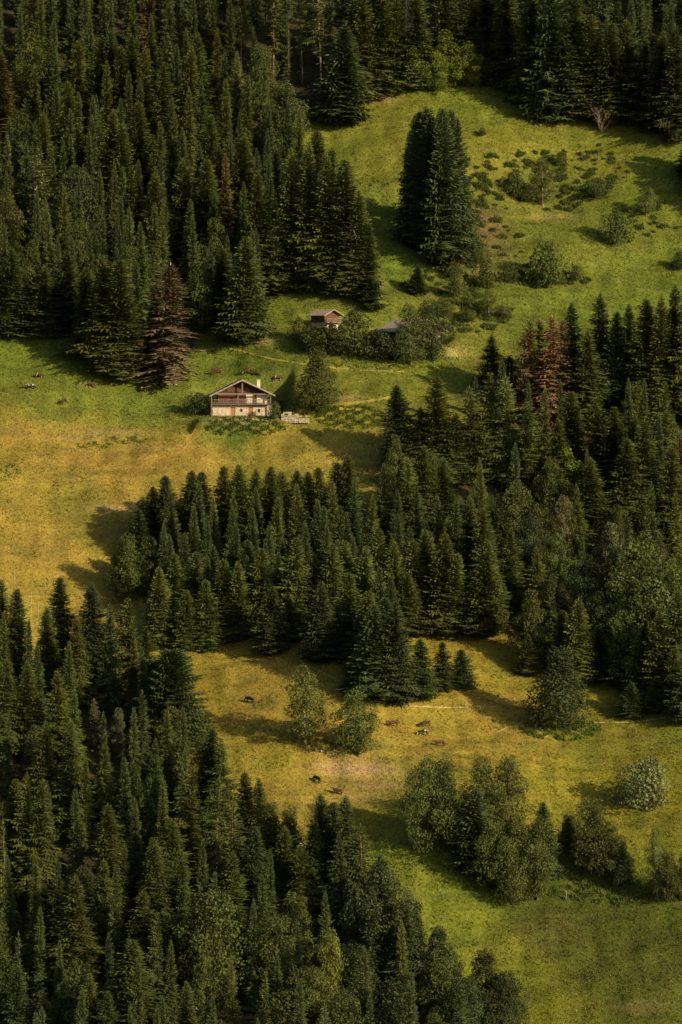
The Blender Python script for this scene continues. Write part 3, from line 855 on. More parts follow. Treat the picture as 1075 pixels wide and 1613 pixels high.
PATCH = [(865, 342, 45, 7, .7, .24, .20, .05), (770, 350, 28, 26, .7, .16, .11, .05), (745, 400, 20, 22, .6, .15, .10, .05), (565, 1212, 55, 10, .9, .30, .20, .10), (525, 1205, 40, 8, .6, .28, .19, .09), (600, 1238, 40, 8, .5, .27, .17, .09),
         (190, 680, 60, 5, .6, .27, .20, .08), (110, 690, 70, 3, .6, .27, .20, .08), (250, 705, 70, 4, .5, .26, .18, .07), (595, 452, 10, 26, .7, .20, .14, .07), (720, 555, 22, 12, .7, .24, .20, .07), (545, 627, 30, 8, .6, .24, .16, .08), (575, 1260, 50, 10, .5, .27, .18, .06),
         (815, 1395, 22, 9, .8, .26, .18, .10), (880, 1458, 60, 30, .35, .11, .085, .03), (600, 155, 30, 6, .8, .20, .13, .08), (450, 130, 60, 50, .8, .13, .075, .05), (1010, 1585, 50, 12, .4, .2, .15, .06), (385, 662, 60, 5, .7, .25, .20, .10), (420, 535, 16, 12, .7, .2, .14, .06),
         (640, 1222, 60, 6, .4, .28, .2, .08), (180, 800, 60, 4, .7, .30, .21, .09), (330, 985, 60, 5, .4, .2, .15, .05), (700, 300, 160, 22, .25, .19, .17, .03), (60, 745, 90, 6, .35, .17, .15, .03)]
CT = np.array(CTRL)
def turf_colour(x, y, z):
    px, py, _ = proj(x, y, z)
    out = np.zeros((len(px), 3)); ws_ = np.zeros(len(px))
    for cx, cy, r_, g_, b_ in CT:
        d2 = ((px - cx) ** 2 + ((py - cy) * 1.35) ** 2) / 40.0 ** 2 + .06
        w_ = 1 / d2 ** 2
        out += w_[:, None] * np.array([r_, g_, b_]); ws_ += w_
    out /= ws_[:, None]
    # patches of greener and drier turf, streaks along the slope contour, darker clumps
    a = np.clip((vnoise(x, y, 11, 1, 3) - .5) * 2.6, -1, 1)
    b_ = np.clip((vnoise(x, y * 3.2, 7, 2, 3) - .5) * 2.6, -1, 1)
    c_ = np.clip((vnoise(x, y, 2.2, 4, 2) - .5) * 2.4, -1, 1)
    out = out * np.stack([1 + .12 * a + .10 * b_, 1 + .02 * a + .08 * b_, 1 + .15 * a], -1) * (1 + .09 * c_)[:, None]
    for qx, qy, rx_, ry_, k_, c0, c1, c2 in PATCH:
        e = np.exp(-(((px - qx) / rx_) ** 2 + ((py - qy) / ry_) ** 2) ** 1.5) * k_ * np.clip(.4 + 1.3 * vnoise(x, y, 1.6, 5), 0, 1)
        out = out * (1 - e[:, None]) + np.array([c0, c1, c2]) * e[:, None]
    gr = np.clip((vnoise(x, y * 1.6, 5.5, 6, 3) - .60) * 6, 0, 1)[:, None]
    out = out * (1 - .45 * gr) + np.array([.075, .095, .018]) * .45 * gr
    return out, px, py

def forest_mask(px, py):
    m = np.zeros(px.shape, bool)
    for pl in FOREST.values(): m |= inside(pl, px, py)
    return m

far_x = [120, 150, 190, 250, 350, 520, 800, 1300, 2200, 3200]
gx = np.array([-q for q in far_x[::-1]] + list(np.arange(-105, 105.1, .9)) + far_x)
gy = np.array([-600, -200, 100, 300, 450, 540, 600, 640, 665] + list(np.arange(685, 1125, .8)) + [1150, 1190, 1250, 1350, 1500, 1900, 2600, 3600])
X, Y = np.meshgrid(gx, gy)
xf, yf = X.ravel(), Y.ravel()
zf = terr(xf, yf)
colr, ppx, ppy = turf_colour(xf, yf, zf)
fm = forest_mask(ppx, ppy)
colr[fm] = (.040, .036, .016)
nx, ny = len(gx), len(gy)
ii = np.arange(nx * ny).reshape(ny, nx)
Q = np.stack([ii[:-1, :-1], ii[:-1, 1:], ii[1:, 1:], ii[1:, :-1]], -1).reshape(-1, 4)
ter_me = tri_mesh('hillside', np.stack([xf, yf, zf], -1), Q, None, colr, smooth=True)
m, nt, b = new_mat('turf', .95, .05)
tc = N(nt, 'ShaderNodeTexCoord')
ge = tc.outputs['Object']
at_ = N(nt, 'ShaderNodeAttribute', attribute_name='soil')
n1 = maprange(nt, noise(nt, ge, .06, 5, .65), .3, .7, .80, 1.22)
n2 = maprange(nt, noise(nt, ge, 1.6, 5, .75), .3, .7, .62, 1.4)
mp = N(nt, 'ShaderNodeMapping'); mp.inputs['Scale'].default_value = (.05, .5, .5)
nt.links.new(ge, mp.inputs['Vector'])
n3 = maprange(nt, noise(nt, mp.outputs[0], 1.0, 3, .6), .3, .7, .85, 1.15)
vm = N(nt, 'ShaderNodeVectorMath', operation='SCALE')
nt.links.new(at_.outputs['Color'], vm.inputs[0])
nt.links.new(mul(nt, mul(nt, n1, n2), n3), vm.inputs['Scale'])
# bare brownish patches here and there
bare = maprange(nt, noise(nt, ge, .22, 5, .7), .60, .70, 0, .5)
nt.links.new(mixc(nt, 'MIX', bare, vm.outputs[0], (.13, .095, .04)), b.inputs['Base Color'])
bp = N(nt, 'ShaderNodeBump'); bp.inputs['Strength'].default_value = 1.0; bp.inputs['Distance'].default_value = .28
nt.links.new(noise(nt, ge, 2.2, 5, .75), bp.inputs['Height'])
nt.links.new(bp.outputs[0], b.inputs['Normal'])
M_TURF = m
hill = link('hillside', ter_me, M_TURF)
tag(hill, 'steep grassy alpine hillside', 'hillside', kind='structure')

# ------------------------------------------------------------------ grass: a tuft for every handful of ground
m, nt, b = new_mat('grass_blades', .8, .1)
at_ = N(nt, 'ShaderNodeAttribute', attribute_name='soil')
nt.links.new(at_.outputs['Color'], b.inputs['Base Color'])
tl = N(nt, 'ShaderNodeBsdfTranslucent'); nt.links.new(at_.outputs['Color'], tl.inputs['Color'])
mx = N(nt, 'ShaderNodeMixShader'); mx.inputs[0].default_value = .25
nt.links.new(b.outputs[0], mx.inputs[1]); nt.links.new(tl.outputs[0], mx.inputs[2])
nt.links.new(mx.outputs[0], nt.nodes['Material Output'].inputs['Surface'])
M_GRASS = m

def tufts(P, C, H, spread, nb=3, seed=0):
    nr = np.random.RandomState(seed)
    n = len(P)
    V = []; CC = []
    for k in range(nb):
        a = nr.uniform(0, 6.283, n)
        d = np.stack([np.cos(a), np.sin(a), np.zeros(n)], -1)
        e = np.stack([-np.sin(a), np.cos(a), np.zeros(n)], -1)
        o = nr.uniform(-.5, .5, (n, 2)) * spread[:, None]
        base = P + np.stack([o[:, 0], o[:, 1], np.full(n, -.03)], -1)
        base[:, 2] += SL * o[:, 1]
        wd = (spread * nr.uniform(.3, .6, n))[:, None]
        hh = (H * nr.uniform(.6, 1.2, n))
        tip = base + d * (hh * nr.uniform(.1, .9, n))[:, None] + np.stack([np.zeros(n), np.zeros(n), hh], -1)
        V.append(np.stack([base - e * wd * .5, base + e * wd * .5, tip], 1))
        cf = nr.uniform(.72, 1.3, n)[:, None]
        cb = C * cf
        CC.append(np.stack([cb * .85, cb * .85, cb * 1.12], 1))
    V = np.concatenate(V).reshape(-1, 3); CC = np.concatenate(CC).reshape(-1, 3)
    return V, CC

nr = np.random.RandomState(3)
NT = 420000
tx = nr.uniform(-92, 92, NT); ty = nr.uniform(700, 1075, NT)
tz = terr(tx, ty)
tcx, tpx, tpy = turf_colour(tx, ty, tz)
ok = (tpx > -50) & (tpx < W0 + 50) & (tpy > 90) & (tpy < H0 + 40) & ~forest_mask(tpx, tpy)
tx, ty, tz, tcx, tpx, tpy = tx[ok], ty[ok], tz[ok], tcx[ok], tpx[ok], tpy[ok]
clump = .5 + .5 * np.sin(tx * 1.1 + np.sin(ty * .7) * 2) * np.sin(ty * .9 + np.sin(tx * .5) * 2)
H = nr.uniform(.08, .30, len(tx)) * (.7 + .7 * clump)
tcx *= np.exp(nr.normal(-.03, .24, len(tx)))[:, None]
mown = np.clip((tcx[:, 0] - .15) / .08, 0, 1)
H *= 1.15 - .45 * mown
# stray yellow flower heads and dry stalks
fl = nr.rand(len(tx)) < .035
tcx[fl] = tcx[fl] * .3 + np.array([.30, .26, .03]) * .7
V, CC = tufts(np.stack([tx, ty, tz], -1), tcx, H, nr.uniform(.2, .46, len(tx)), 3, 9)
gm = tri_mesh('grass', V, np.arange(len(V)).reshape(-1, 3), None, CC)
grass = link('grass', gm, M_GRASS)
tag(grass, 'rough golden green meadow grass covering the open slopes', 'grass', kind='stuff')
print('tufts', len(tx))

# rank weeds and low herbs: denser, darker and taller
WEED = [(385, 672, 56, 13, .8, .055, .085, .018, 900), (555, 657, 52, 16, .8, .06, .09, .018, 1000), (405, 553, 75, 7, .55, .075, .10, .018, 700), (600, 572, 80, 9, .6, .07, .10, .02, 900), (430, 575, 60, 4, .4, .08, .11, .02, 300),
        (200, 693, 30, 5, .5, .06, .085, .018, 260), (150, 702, 26, 5, .5, .06, .085, .018, 220), (10, 745, 22, 14, .5, .06, .08, .02, 200), (885, 1150, 56, 14, .9, .05, .085, .018, 900), (735, 495, 60, 24, .7, .065, .09, .018, 600),
        (850, 285, 105, 42, .75, .058, .082, .018, 900), (920, 260, 80, 30, .7, .058, .082, .018, 320), (760, 310, 30, 34, .7, .06, .085, .018, 300), (1030, 345, 50, 22, .6, .07, .09, .018, 160), (765, 400, 70, 50, .7, .065, .09, .018, 380), (860, 440, 70, 12, .6, .065, .09, .018, 240),
        (985, 1405, 110, 16, .8, .05, .07, .018, 1100), (880, 1370, 60, 14, .8, .055, .08, .018, 500), (720, 1365, 110, 30, .6, .07, .10, .018, 700), (660, 1345, 60, 16, .6, .08, .11, .018, 400), (880, 1450, 120, 50, .4, .075, .068, .02, 500),
        (490, 1172, 50, 9, .5, .07, .09, .02, 260), (540, 255, 26, 20, .5, .09, .13, .02, 200), (590, 285, 50, 8, .6, .06, .09, .018, 260), (700, 450, 60, 20, .7, .06, .09, .018, 400), (760, 130, 60, 8, .8, .08, .11, .02, 300), (690, 145, 70, 5, .8, .08, .12, .02, 300),
        (280, 640, 40, 16, .6, .075, .10, .02, 260), (150, 655, 80, 10, .4, .09, .11, .02, 300), (120, 780, 60, 8, .35, .11, .12, .02, 250), (450, 640, 20, 8, .7, .055, .085, .018, 160), (510, 645, 26, 10, .8, .055, .085, .018, 240)]
Pw, Cw, Hw = [], [], []
def py_clump(cx, cy): return cx > 690 and 150 < cy < 520
for cx, cy, rx, ry, hh, r_, g_, b_, n in WEED:
    hh *= .55; r_ *= 1.45; g_ *= 1.3; rx *= 1.12; ry *= 1.2
    a = nr.uniform(0, 6.283, n); q = np.sqrt(nr.rand(n))
    # herbs stand in patches
    jx = cx + rx * q * np.cos(a) + nr.normal(0, 2, n); jy = cy + ry * q * np.sin(a)
    keep = (np.sin(jx * .21 + cx) * np.sin(jy * .45 + cy) + nr.uniform(-.5, .5, n)) > -.1
    p = at(jx[keep], jy[keep])
    if py_clump(cx, cy):
        ctr = p[nr.permutation(len(p))[:max(4, len(p) // 5)]]
        sz = nr.uniform(.18, .8, len(ctr)) ** 1.3
        rep_ = (10 + sz * 45).astype(int)
        ix = np.repeat(np.arange(len(ctr)), rep_)
        off_ = nr.normal(0, .55, (len(ix), 2)) * sz[ix][:, None] * np.array([1.35, 1.0])
        q_ = ctr[ix][:, :2] + off_
        p = np.stack([q_[:, 0], q_[:, 1], terr(q_[:, 0], q_[:, 1])], -1)
        k = len(p)
        Pw.append(p); Cw.append(np.tile([.062, .080, .019], (k, 1)) * nr.uniform(.7, 1.3, (k, 1))); Hw.append((.25 + .55 * sz[ix]) * nr.uniform(.6, 1.2, k))
        continue
    k = len(p)
    Pw.append(p); Cw.append(np.tile([r_, g_, b_], (k, 1)) * nr.uniform(.7, 1.3, (k, 1))); Hw.append(np.full(k, hh) * nr.uniform(.4, 1.2, k))
Pw, Cw, Hw = np.concatenate(Pw), np.concatenate(Cw), np.concatenate(Hw)
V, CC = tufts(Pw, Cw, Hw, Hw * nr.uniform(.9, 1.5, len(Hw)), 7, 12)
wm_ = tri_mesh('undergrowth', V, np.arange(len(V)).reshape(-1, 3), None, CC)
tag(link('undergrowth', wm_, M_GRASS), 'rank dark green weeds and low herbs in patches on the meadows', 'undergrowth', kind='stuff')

# ------------------------------------------------------------------ cattle tracks and the farm path
M_PATH = rough_mat('dry_path', (.26, .185, .06), (.36, .26, .11), 1.5, .4, 5)
M_GPATH = rough_mat('grassy_path', (.20, .175, .03), (.25, .21, .042), 1.5, .4, 5)
def strip(name, pix, wd, mat, label):
    pts = []
    for i in range(len(pix) - 1):
        p0, p1 = pix[i], pix[i + 1]
        n = max(2, int(math.hypot(p1[0] - p0[0], p1[1] - p0[1]) / 3))
        for k in range(n):
            pts.append((p0[0] + (p1[0] - p0[0]) * k / n, p0[1] + (p1[1] - p0[1]) * k / n))
    g_ = at([p[0] for p in pts], [p[1] for p in pts])
    V, F = [], []
    ps = None
    for i in range(len(g_)):
        a, c = g_[max(0, i - 2)], g_[min(len(g_) - 1, i + 2)]
        d = c[:2] - a[:2]; d = d / (np.linalg.norm(d) + 1e-9)
        nrm = np.array([-d[1], d[0]])
        hw = wd * rnd.uniform(.1, .5)
        jit = rnd.uniform(-.12, .12) * wd
        for s in (-1, 0, 1):
            q = g_[i][:2] + nrm * (hw * s + jit)
            V.append((q[0], q[1], float(terr(q[0], q[1])) + .05 + (.02 if s == 0 else 0)))
    for i in range(len(g_) - 1):
        for s in (0, 1):
            F.append((3 * i + s, 3 * i + s + 1, 3 * i + s + 4, 3 * i + s + 3))
    o = link(name, tri_mesh(name, V, F), mat)
    return tag(o, label, 'path', kind='structure')
strip('cattle_track', [(470, 1040), (600, 1106), (640, 1112), (700, 1115), (790, 1113)], .55, M_PATH, 'pale trodden cattle track along the foot of the young firs')
strip('cattle_track', [(770, 1160), (800, 1146), (845, 1140), (925, 1138), (1000, 1138), (1070, 1128)], .55, M_PATH, 'pale cattle track passing behind the round leafy tree')
strip('footpath', [(508, 640), (545, 637), (580, 632), (620, 625)], .9, M_GPATH, 'light grassy footpath leading right from the chalet')
strip('footpath', [(535, 643), (575, 647), (610, 656)], .7, M_GPATH, 'lower fork of the light grassy footpath')
strip('footpath', [(310, 553), (360, 548), (430, 566), (480, 574), (560, 583), (640, 586)], .6, M_GPATH, 'faint terrace path across the slope above the chalet')
strip('footpath', [(405, 540), (420, 527), (432, 518)], .6, M_PATH, 'bare earth path beside the big spruce near the hut')
strip('cattle_track', [(150, 815), (190, 800), (240, 796)], .6, M_PATH, 'trodden track across the dry left meadow')
strip('cattle_track', [(330, 1018), (400, 1012), (420, 1018)], .5, M_PATH, 'short pale track at the feet of the front firs')

# ------------------------------------------------------------------ the chalet
M_STONE = rough_mat('whitewashed_stone', (.22, .18, .12), (.48, .42, .32), 1.9, .6, 4)
M_PLASTER = rough_mat('white_plaster', (.36, .32, .25), (.52, .48, .39), .9, .15, 5)
M_TIMBER = rough_mat('red_brown_timber', (.065, .028, .017), (.12, .052, .030), 2.2, .5, 5, .8, (4, 1, .3))
M_DARKT = rough_mat('dark_timber', (.040, .020, .016), (.085, .036, .026), 2.2, .5, 5, .8, (4, 1, .3))
M_GREYT = rough_mat('weathered_timber', (.10, .078, .062), (.19, .15, .12), 2.5, .4, 6, .85, (1, 1, 3))
M_DOOR = rough_mat('orange_brown_door', (.26, .11, .055), (.36, .16, .08), 2.5, .3, 6, .75, (4, 1, .5))
M_SHEET = rough_mat('grey_roof_sheet', (.13, .105, .085), (.21, .175, .145), .8, .3, 3, .6, (3, .4, 1))
M_FASCIA = rough_mat('pale_fascia', (.17, .145, .12), (.28, .245, .21), 1.5, .2, 5)
M_SHINGLE = rough_mat('grey_shingles', (.20, .165, .12), (.36, .30, .23), 3.0, .8, 5, .85, (1, 3, 1))
mg, ntg, bg_ = new_mat('dark_glass', .08, .5)
bg_.inputs['Base Color'].default_value = (.012, .013, .015, 1)
M_GLASS = mg

fx, fy, fz, _, _ = FLAT[0]
fy0 = fy - 5.5
ch = empty('chalet', (fx, fy0, fz - .15), R(3))
tag(ch, 'wide two-storey alpine chalet of red-brown timber over white stone, gable facing downhill', 'house')
D = 10.5
W1 = 6.05
mb = MB()
# lower storey with openings left for two doors and two windows
holes = [(-2.35, -1.45, 0, 2.0), (-.45, .05, 1.05, 1.75), (1.25, 2.15, 0, 2.0), (3.1, 3.65, .95, 1.7)]
xs = -W1
for a, c, z0, z1 in holes:
    mb.box(xs, a, 0, .55, -1.2, 2.55)
    if z0 > 0: mb.box(a, c, 0, .55, -1.2, z0)
    mb.box(a, c, 0, .55, z1, 2.55)
    if z0 == 0: mb.box(a, c, 0, .55, -1.2, -.02)
    xs = c
mb.box(xs, W1, 0, .55, -1.2, 2.55)
mb.box(-W1, -W1 + .55, .55, D, -1.2, 2.55); mb.box(W1 - .55, W1, .55, D, -1.2, 2.55); mb.box(-W1 + .55, W1 - .55, D - .5, D, -1.2, 2.55)
mb.build('stone_wall', M_STONE, ch)
for a, c, z0, z1 in holes:
    if z0 == 0:
        q = MB(); q.box(a + .003, c - .003, .12, .2, 0, z1 - .003)
        for k in range(3): q.box(a + .1 + k * .28, a + .28 + k * .28, .09, .12, .12, z1 - .15)
        d_ = q.build('door', M_DOOR, ch)
        q = MB(); q.box(c - .2, c - .12, .04, .09, .95, 1.05); q.build('handle', M_GREYT, d_)
    else:
        q = MB()
        q.box(a, c, .1, .16, z0, z0 + .07); q.box(a, c, .1, .16, z1 - .07, z1); q.box(a, a + .06, .1, .16, z0 + .07, z1 - .07); q.box(c - .06, c, .1, .16, z0 + .07, z1 - .07); q.box((a + c) / 2 - .03, (a + c) / 2 + .03, .1, .16, z0 + .07, z1 - .07)
        f_ = q.build('window', M_GREYT, ch)
        q = MB(); q.box(a + .02, c - .02, .17, .2, z0 + .02, z1 - .02); q.build('pane', M_GLASS, f_)
# upper storey: timber on the left, plaster on the right
X0, XM, X1 = -4.95, .78, 5.05
q = MB()
q.box(X0, XM, .35, .62, 2.72, 4.75)
for k in range(19):
    x = X0 + .05 + k * (XM - X0 - .1) / 19
    q.box(x, x + .24, .31, .35, 2.74, 4.73)
q.box(X0, X0 + .25, .62, D - .3, 2.72, 4.75); q.box(X1 - .25, X1, .62, D - .3, 2.72, 4.75); q.box(X0 + .25, X1 - .25, D - .6, D - .3, 2.72, 4.75)
q.build('timber_wall', M_TIMBER, ch)
q = MB()
q.box(XM, 2.1, .33, .62, 2.72, 4.75); q.box(2.95, X1, .33, .62, 2.72, 4.75); q.box(2.1, 2.95, .33, .62, 4.6, 4.75)
q.build('plaster_wall', M_PLASTER, ch)
q = MB(); q.box(2.103, 2.947, .42, .52, 2.72, 4.6); q.box(2.2, 2.85, .40, .42, 2.85, 4.45); q.build('door', M_TIMBER, ch)
for a in (-3.6, -1.9):
    q = MB(); q.box(a, a + .5, .27, .31, 3.45, 4.2); wdw = q.build('shutter', M_DARKT, ch)
# gable
EZ, RZ = 4.75, 7.55
EX = 6.65
q = MB()
q.prism([(-5.6, EZ + .02), (5.6, EZ + .02), (0, RZ - .22)], .55, .75)
for k in range(26):
    x = -5.0 + k * .39
    zt = EZ + .02 + (RZ - EZ - .5) * (1 - abs(x + .15) / 5.6)
    if zt - EZ > .3: q.box(x, x + .3, .5, .55, EZ + .1, zt)
q.build('gable', M_DARKT, ch)
q = MB(); q.box(-3.1, 1.5, .38, .5, 5.15, 6.0); q.box(-3.3, 1.7, .34, .38, 5.1, 5.2); q.build('gable_balcony', M_TIMBER, ch)
q = MB(); q.box(-5.3, 5.3, -.85, -.62, 4.6, 4.82); q.box(-5.3, 5.3, .3, .5, 4.78, 4.95); q.box(-.12, .12, -.78, -.62, 4.82, 7.2)
q.build('beam', M_GREYT, ch)
# roof
q = MB()
th = .16
q.prism([(-EX, EZ - .52), (0, RZ), (0, RZ + th), (-EX, EZ - .52 + th)], -1.15, D + .7)
q.prism([(0, RZ), (EX, EZ - .42), (EX, EZ - .42 + th), (0, RZ + th)], -1.15, D + .7)
roof = q.build('roof', M_SHEET, ch)
q = MB()
q.prism([(-EX - .05, EZ - .62), (0, RZ - .1), (0, RZ + th + .03), (-EX - .05, EZ - .49 + th)], -1.24, -1.153)
q.prism([(0, RZ - .1), (EX + .05, EZ - .52), (EX + .05, EZ - .39 + th), (0, RZ + th + .03)], -1.24, -1.153)
q.build('bargeboard', M_FASCIA, roof)
q = MB()
q.box(3.1, 3.75, 2.4, 3.1, 5.6, 7.45); q.box(3.0, 3.85, 2.3, 3.2, 7.45, 7.6)
q.build('chimney', M_PLASTER, roof)
# balcony
q = MB(); q.box(-6.1, 5.6, -1.0, .33, 2.57, 2.72); bal = q.build('balcony', M_GREYT, ch)
q = MB()
q.box(-6.1, 5.6, -1.0, -.93, 3.52, 3.62); q.box(-6.1, 5.6, -1.0, -.95, 2.95, 3.02)
for k in range(34):
    x = -6.05 + k * .35
    q.box(x, x + .07, -.93, -.89, 2.72, 3.52)
q.build('railing', M_GREYT, bal)
for x in (-6.3, -.9, 5.75):
    q = MB(); q.box(x - .09, x + .09, -.88, -.70, -1.2 if abs(x) > 5.7 else 2.72, 4.45 if abs(x) > 5 else 4.6); q.build('post', M_GREYT, ch)
q = MB(); q.box(2.3, 2.38, -.9, -.8, 2.72, 4.6); q.build('post', M_GREYT, ch)

# ruined stone wall and rubble to the right of the chalet
M_RUBBLE = rough_mat('pale_limestone', (.20, .165, .11), (.37, .32, .24), 2.5, .7, 5)
def rock_mesh(seed, r=.5):
    bm = bmesh.new()
    bmesh.ops.create_icosphere(bm, subdivisions=2, radius=r)
    rg = random.Random(seed)
    ph = [rg.uniform(0, 6) for _ in range(6)]
    for v in bm.verts:
        c = v.co
        f = 1 + .22 * math.sin(c.x * 5 / r * .6 + ph[0]) * math.sin(c.y * 3 / r + ph[1]) + rg.uniform(-.1, .1)
        v.co = Vector((c.x * f * 1.25, c.y * f, c.z * f * .75))
    me = bpy.data.meshes.new('rock'); bm.to_mesh(me); bm.free()
    return me
p = at1(445, 660)
wl = empty('stone_wall', (p[0], p[1], p[2]), 0)
tag(wl, 'crumbling white dry-stone wall stepping down right of the chalet', 'stone wall')
rg = random.Random(4)
for nm, x0, x1, zt in (('high_section', -.2, 3.3, 1.25), ('low_section', 3.34, 5.5, .62)):
    mb = MB()
    z = -.8
    while z < zt:
        x = x0
        hh = rg.uniform(.26, .38)
        while x < x1 - .1:
            ww = min(rg.uniform(.35, .8), x1 - x)
            o = rg.uniform(-.06, .06)
            if not (z + hh > zt - .25 and rg.random() < .35):
                b0 = len(mb.v)
                mb.box(x, x + ww - .03, o - .3, o + .35, z, z + hh - .03)
                mb.v[b0:] = [(a + rg.uniform(-.04, .04), c + rg.uniform(-.05, .05), d + rg.uniform(-.03, .03)) for a, c, d in mb.v[b0:]]
            x += ww
        z += hh
    mb.build(nm, M_RUBBLE, wl)
RK = [rock_mesh(k) for k in range(4)]
for me in RK: me.materials.append(M_RUBBLE)
def rock(px, py, s, lab, grp):
    x, y, z = at1(px, py)
    o = link('rock', RK[rnd.randrange(4)])
    o.location = (x, y, z + s * .1); o.scale = (s, s, s); o.rotation_euler = (0, 0, rnd.uniform(0, 6))
    tag(o, lab, 'rock', grp)
for k, (px, py, s) in enumerate(((398, 661, .5), (406, 663, .6), (414, 662, .45), (388, 660, .4), (420, 664, .5))):
    rock(px, py, s, ('pale rubble stone below the chalet front, ' + ['second from left', 'third from left', 'fourth from left', 'leftmost of five', 'rightmost of five'][k]), 'rubble before the chalet')
for k, (px, py, s) in enumerate(((498, 1181, .5), (507, 1184, .65), (516, 1186, .55), (527, 1183, .45), (486, 1176, .4))):
    rock(px, py, s, 'pale stone under the two birches, ' + ['second from left', 'third from left', 'second from right', 'rightmost of five', 'leftmost of five'][k], 'stones under the birches')
rock(474, 1332, 1.4, 'white boulder half hidden at the edge of the lower left wood', 'stones under the birches')
rock(276, 606, .6, 'small white stone at the foot of the brown dead spruce', 'stones by the farm')

# ------------------------------------------------------------------ the hut
fx, fy, fz, _, _ = FLAT[1]
hu = empty('hut', (fx, fy - .6, fz - .25), R(42))
tag(hu, 'tiny timber hut on white stone base, its gable turned right, above a bush', 'hut')
q = MB(); q.box(-1.9, -.75, -2.05, 2.05, -1, 2.0); q.box(.45, 1.9, -2.05, 2.05, -1, 2.0); q.box(-.75, .45, -1.6, 2.05, -1, 2.0); q.build('stone_base', M_STONE, hu)
q = MB(); q.box(-2.0, 2.0, -2.1, 2.1, 2.0, 3.6); q.prism([(-2.0, 3.6), (2.0, 3.6), (0, 4.58)], -2.1, 2.1)
for k in range(10):
    x = -1.95 + k * .395
    q.box(x, x + .3, -2.15, -2.1, 2.1, 3.5 + .8 * (1 - abs(x + .15) / 2))
q.build('timber_wall', M_TIMBER, hu)
q = MB(); q.prism([(-2.75, 3.32), (0, 4.62), (0, 4.77), (-2.75, 3.47)], -3.0, 2.7); q.prism([(0, 4.62), (2.75, 3.32), (2.75, 3.47), (0, 4.77)], -3.0, 2.7)
q.build('roof', M_SHINGLE, hu)
q = MB(); q.box(-2.05, 2.05, -2.95, -2.2, 1.9, 2.02); q.box(-2.05, 2.05, -2.95, -2.88, 2.75, 2.85)
for k in range(20): q.box(-2.03 + k * .208, -1.95 + k * .208, -2.93, -2.88, 2.02, 2.75)
q.build('balcony', M_GREYT, hu)
q = MB(); q.box(-.6, .3, -1.64, -1.603, 0, 1.7); q.build('door', M_DARKT, hu)

# ------------------------------------------------------------------ the barn behind the trees
fx, fy, fz, _, _ = FLAT[2]
ba = empty('barn', (fx, fy, fz - .1), R(42))
tag(ba, 'old barn with grey shingle roof half hidden behind two trees', 'barn')
q = MB(); q.box(-5, 5, -4, 4, -1, 2.2); q.build('stone_wall', M_STONE, ba)
q = MB(); q.box(-5, 5, -3.95, 3.95, 2.2, 3.4); q.prism([(-5, 3.4), (5, 3.4), (0, 5.5)], -3.95, 3.95)
for k in range(24):
    x = -4.9 + k * .41
    q.box(x, x + .32, -4.0, -3.95, 2.25, 3.3 + 2.0 * (1 - abs(x + .16) / 5))
q.build('timber_wall', M_DARKT, ba)
q = MB(); q.prism([(-6.2, 3.0), (0, 5.6), (0, 5.77), (-6.2, 3.17)], -4.9, 4.7); q.prism([(0, 5.6), (6.2, 3.0), (6.2, 3.17), (0, 5.77)], -4.9, 4.7)
q.build('roof', M_SHINGLE, ba)
q = MB(); q.box(-1.1, 1.1, -4.06, -4.003, -.2, 2.1); q.build('door', M_DARKT, ba)

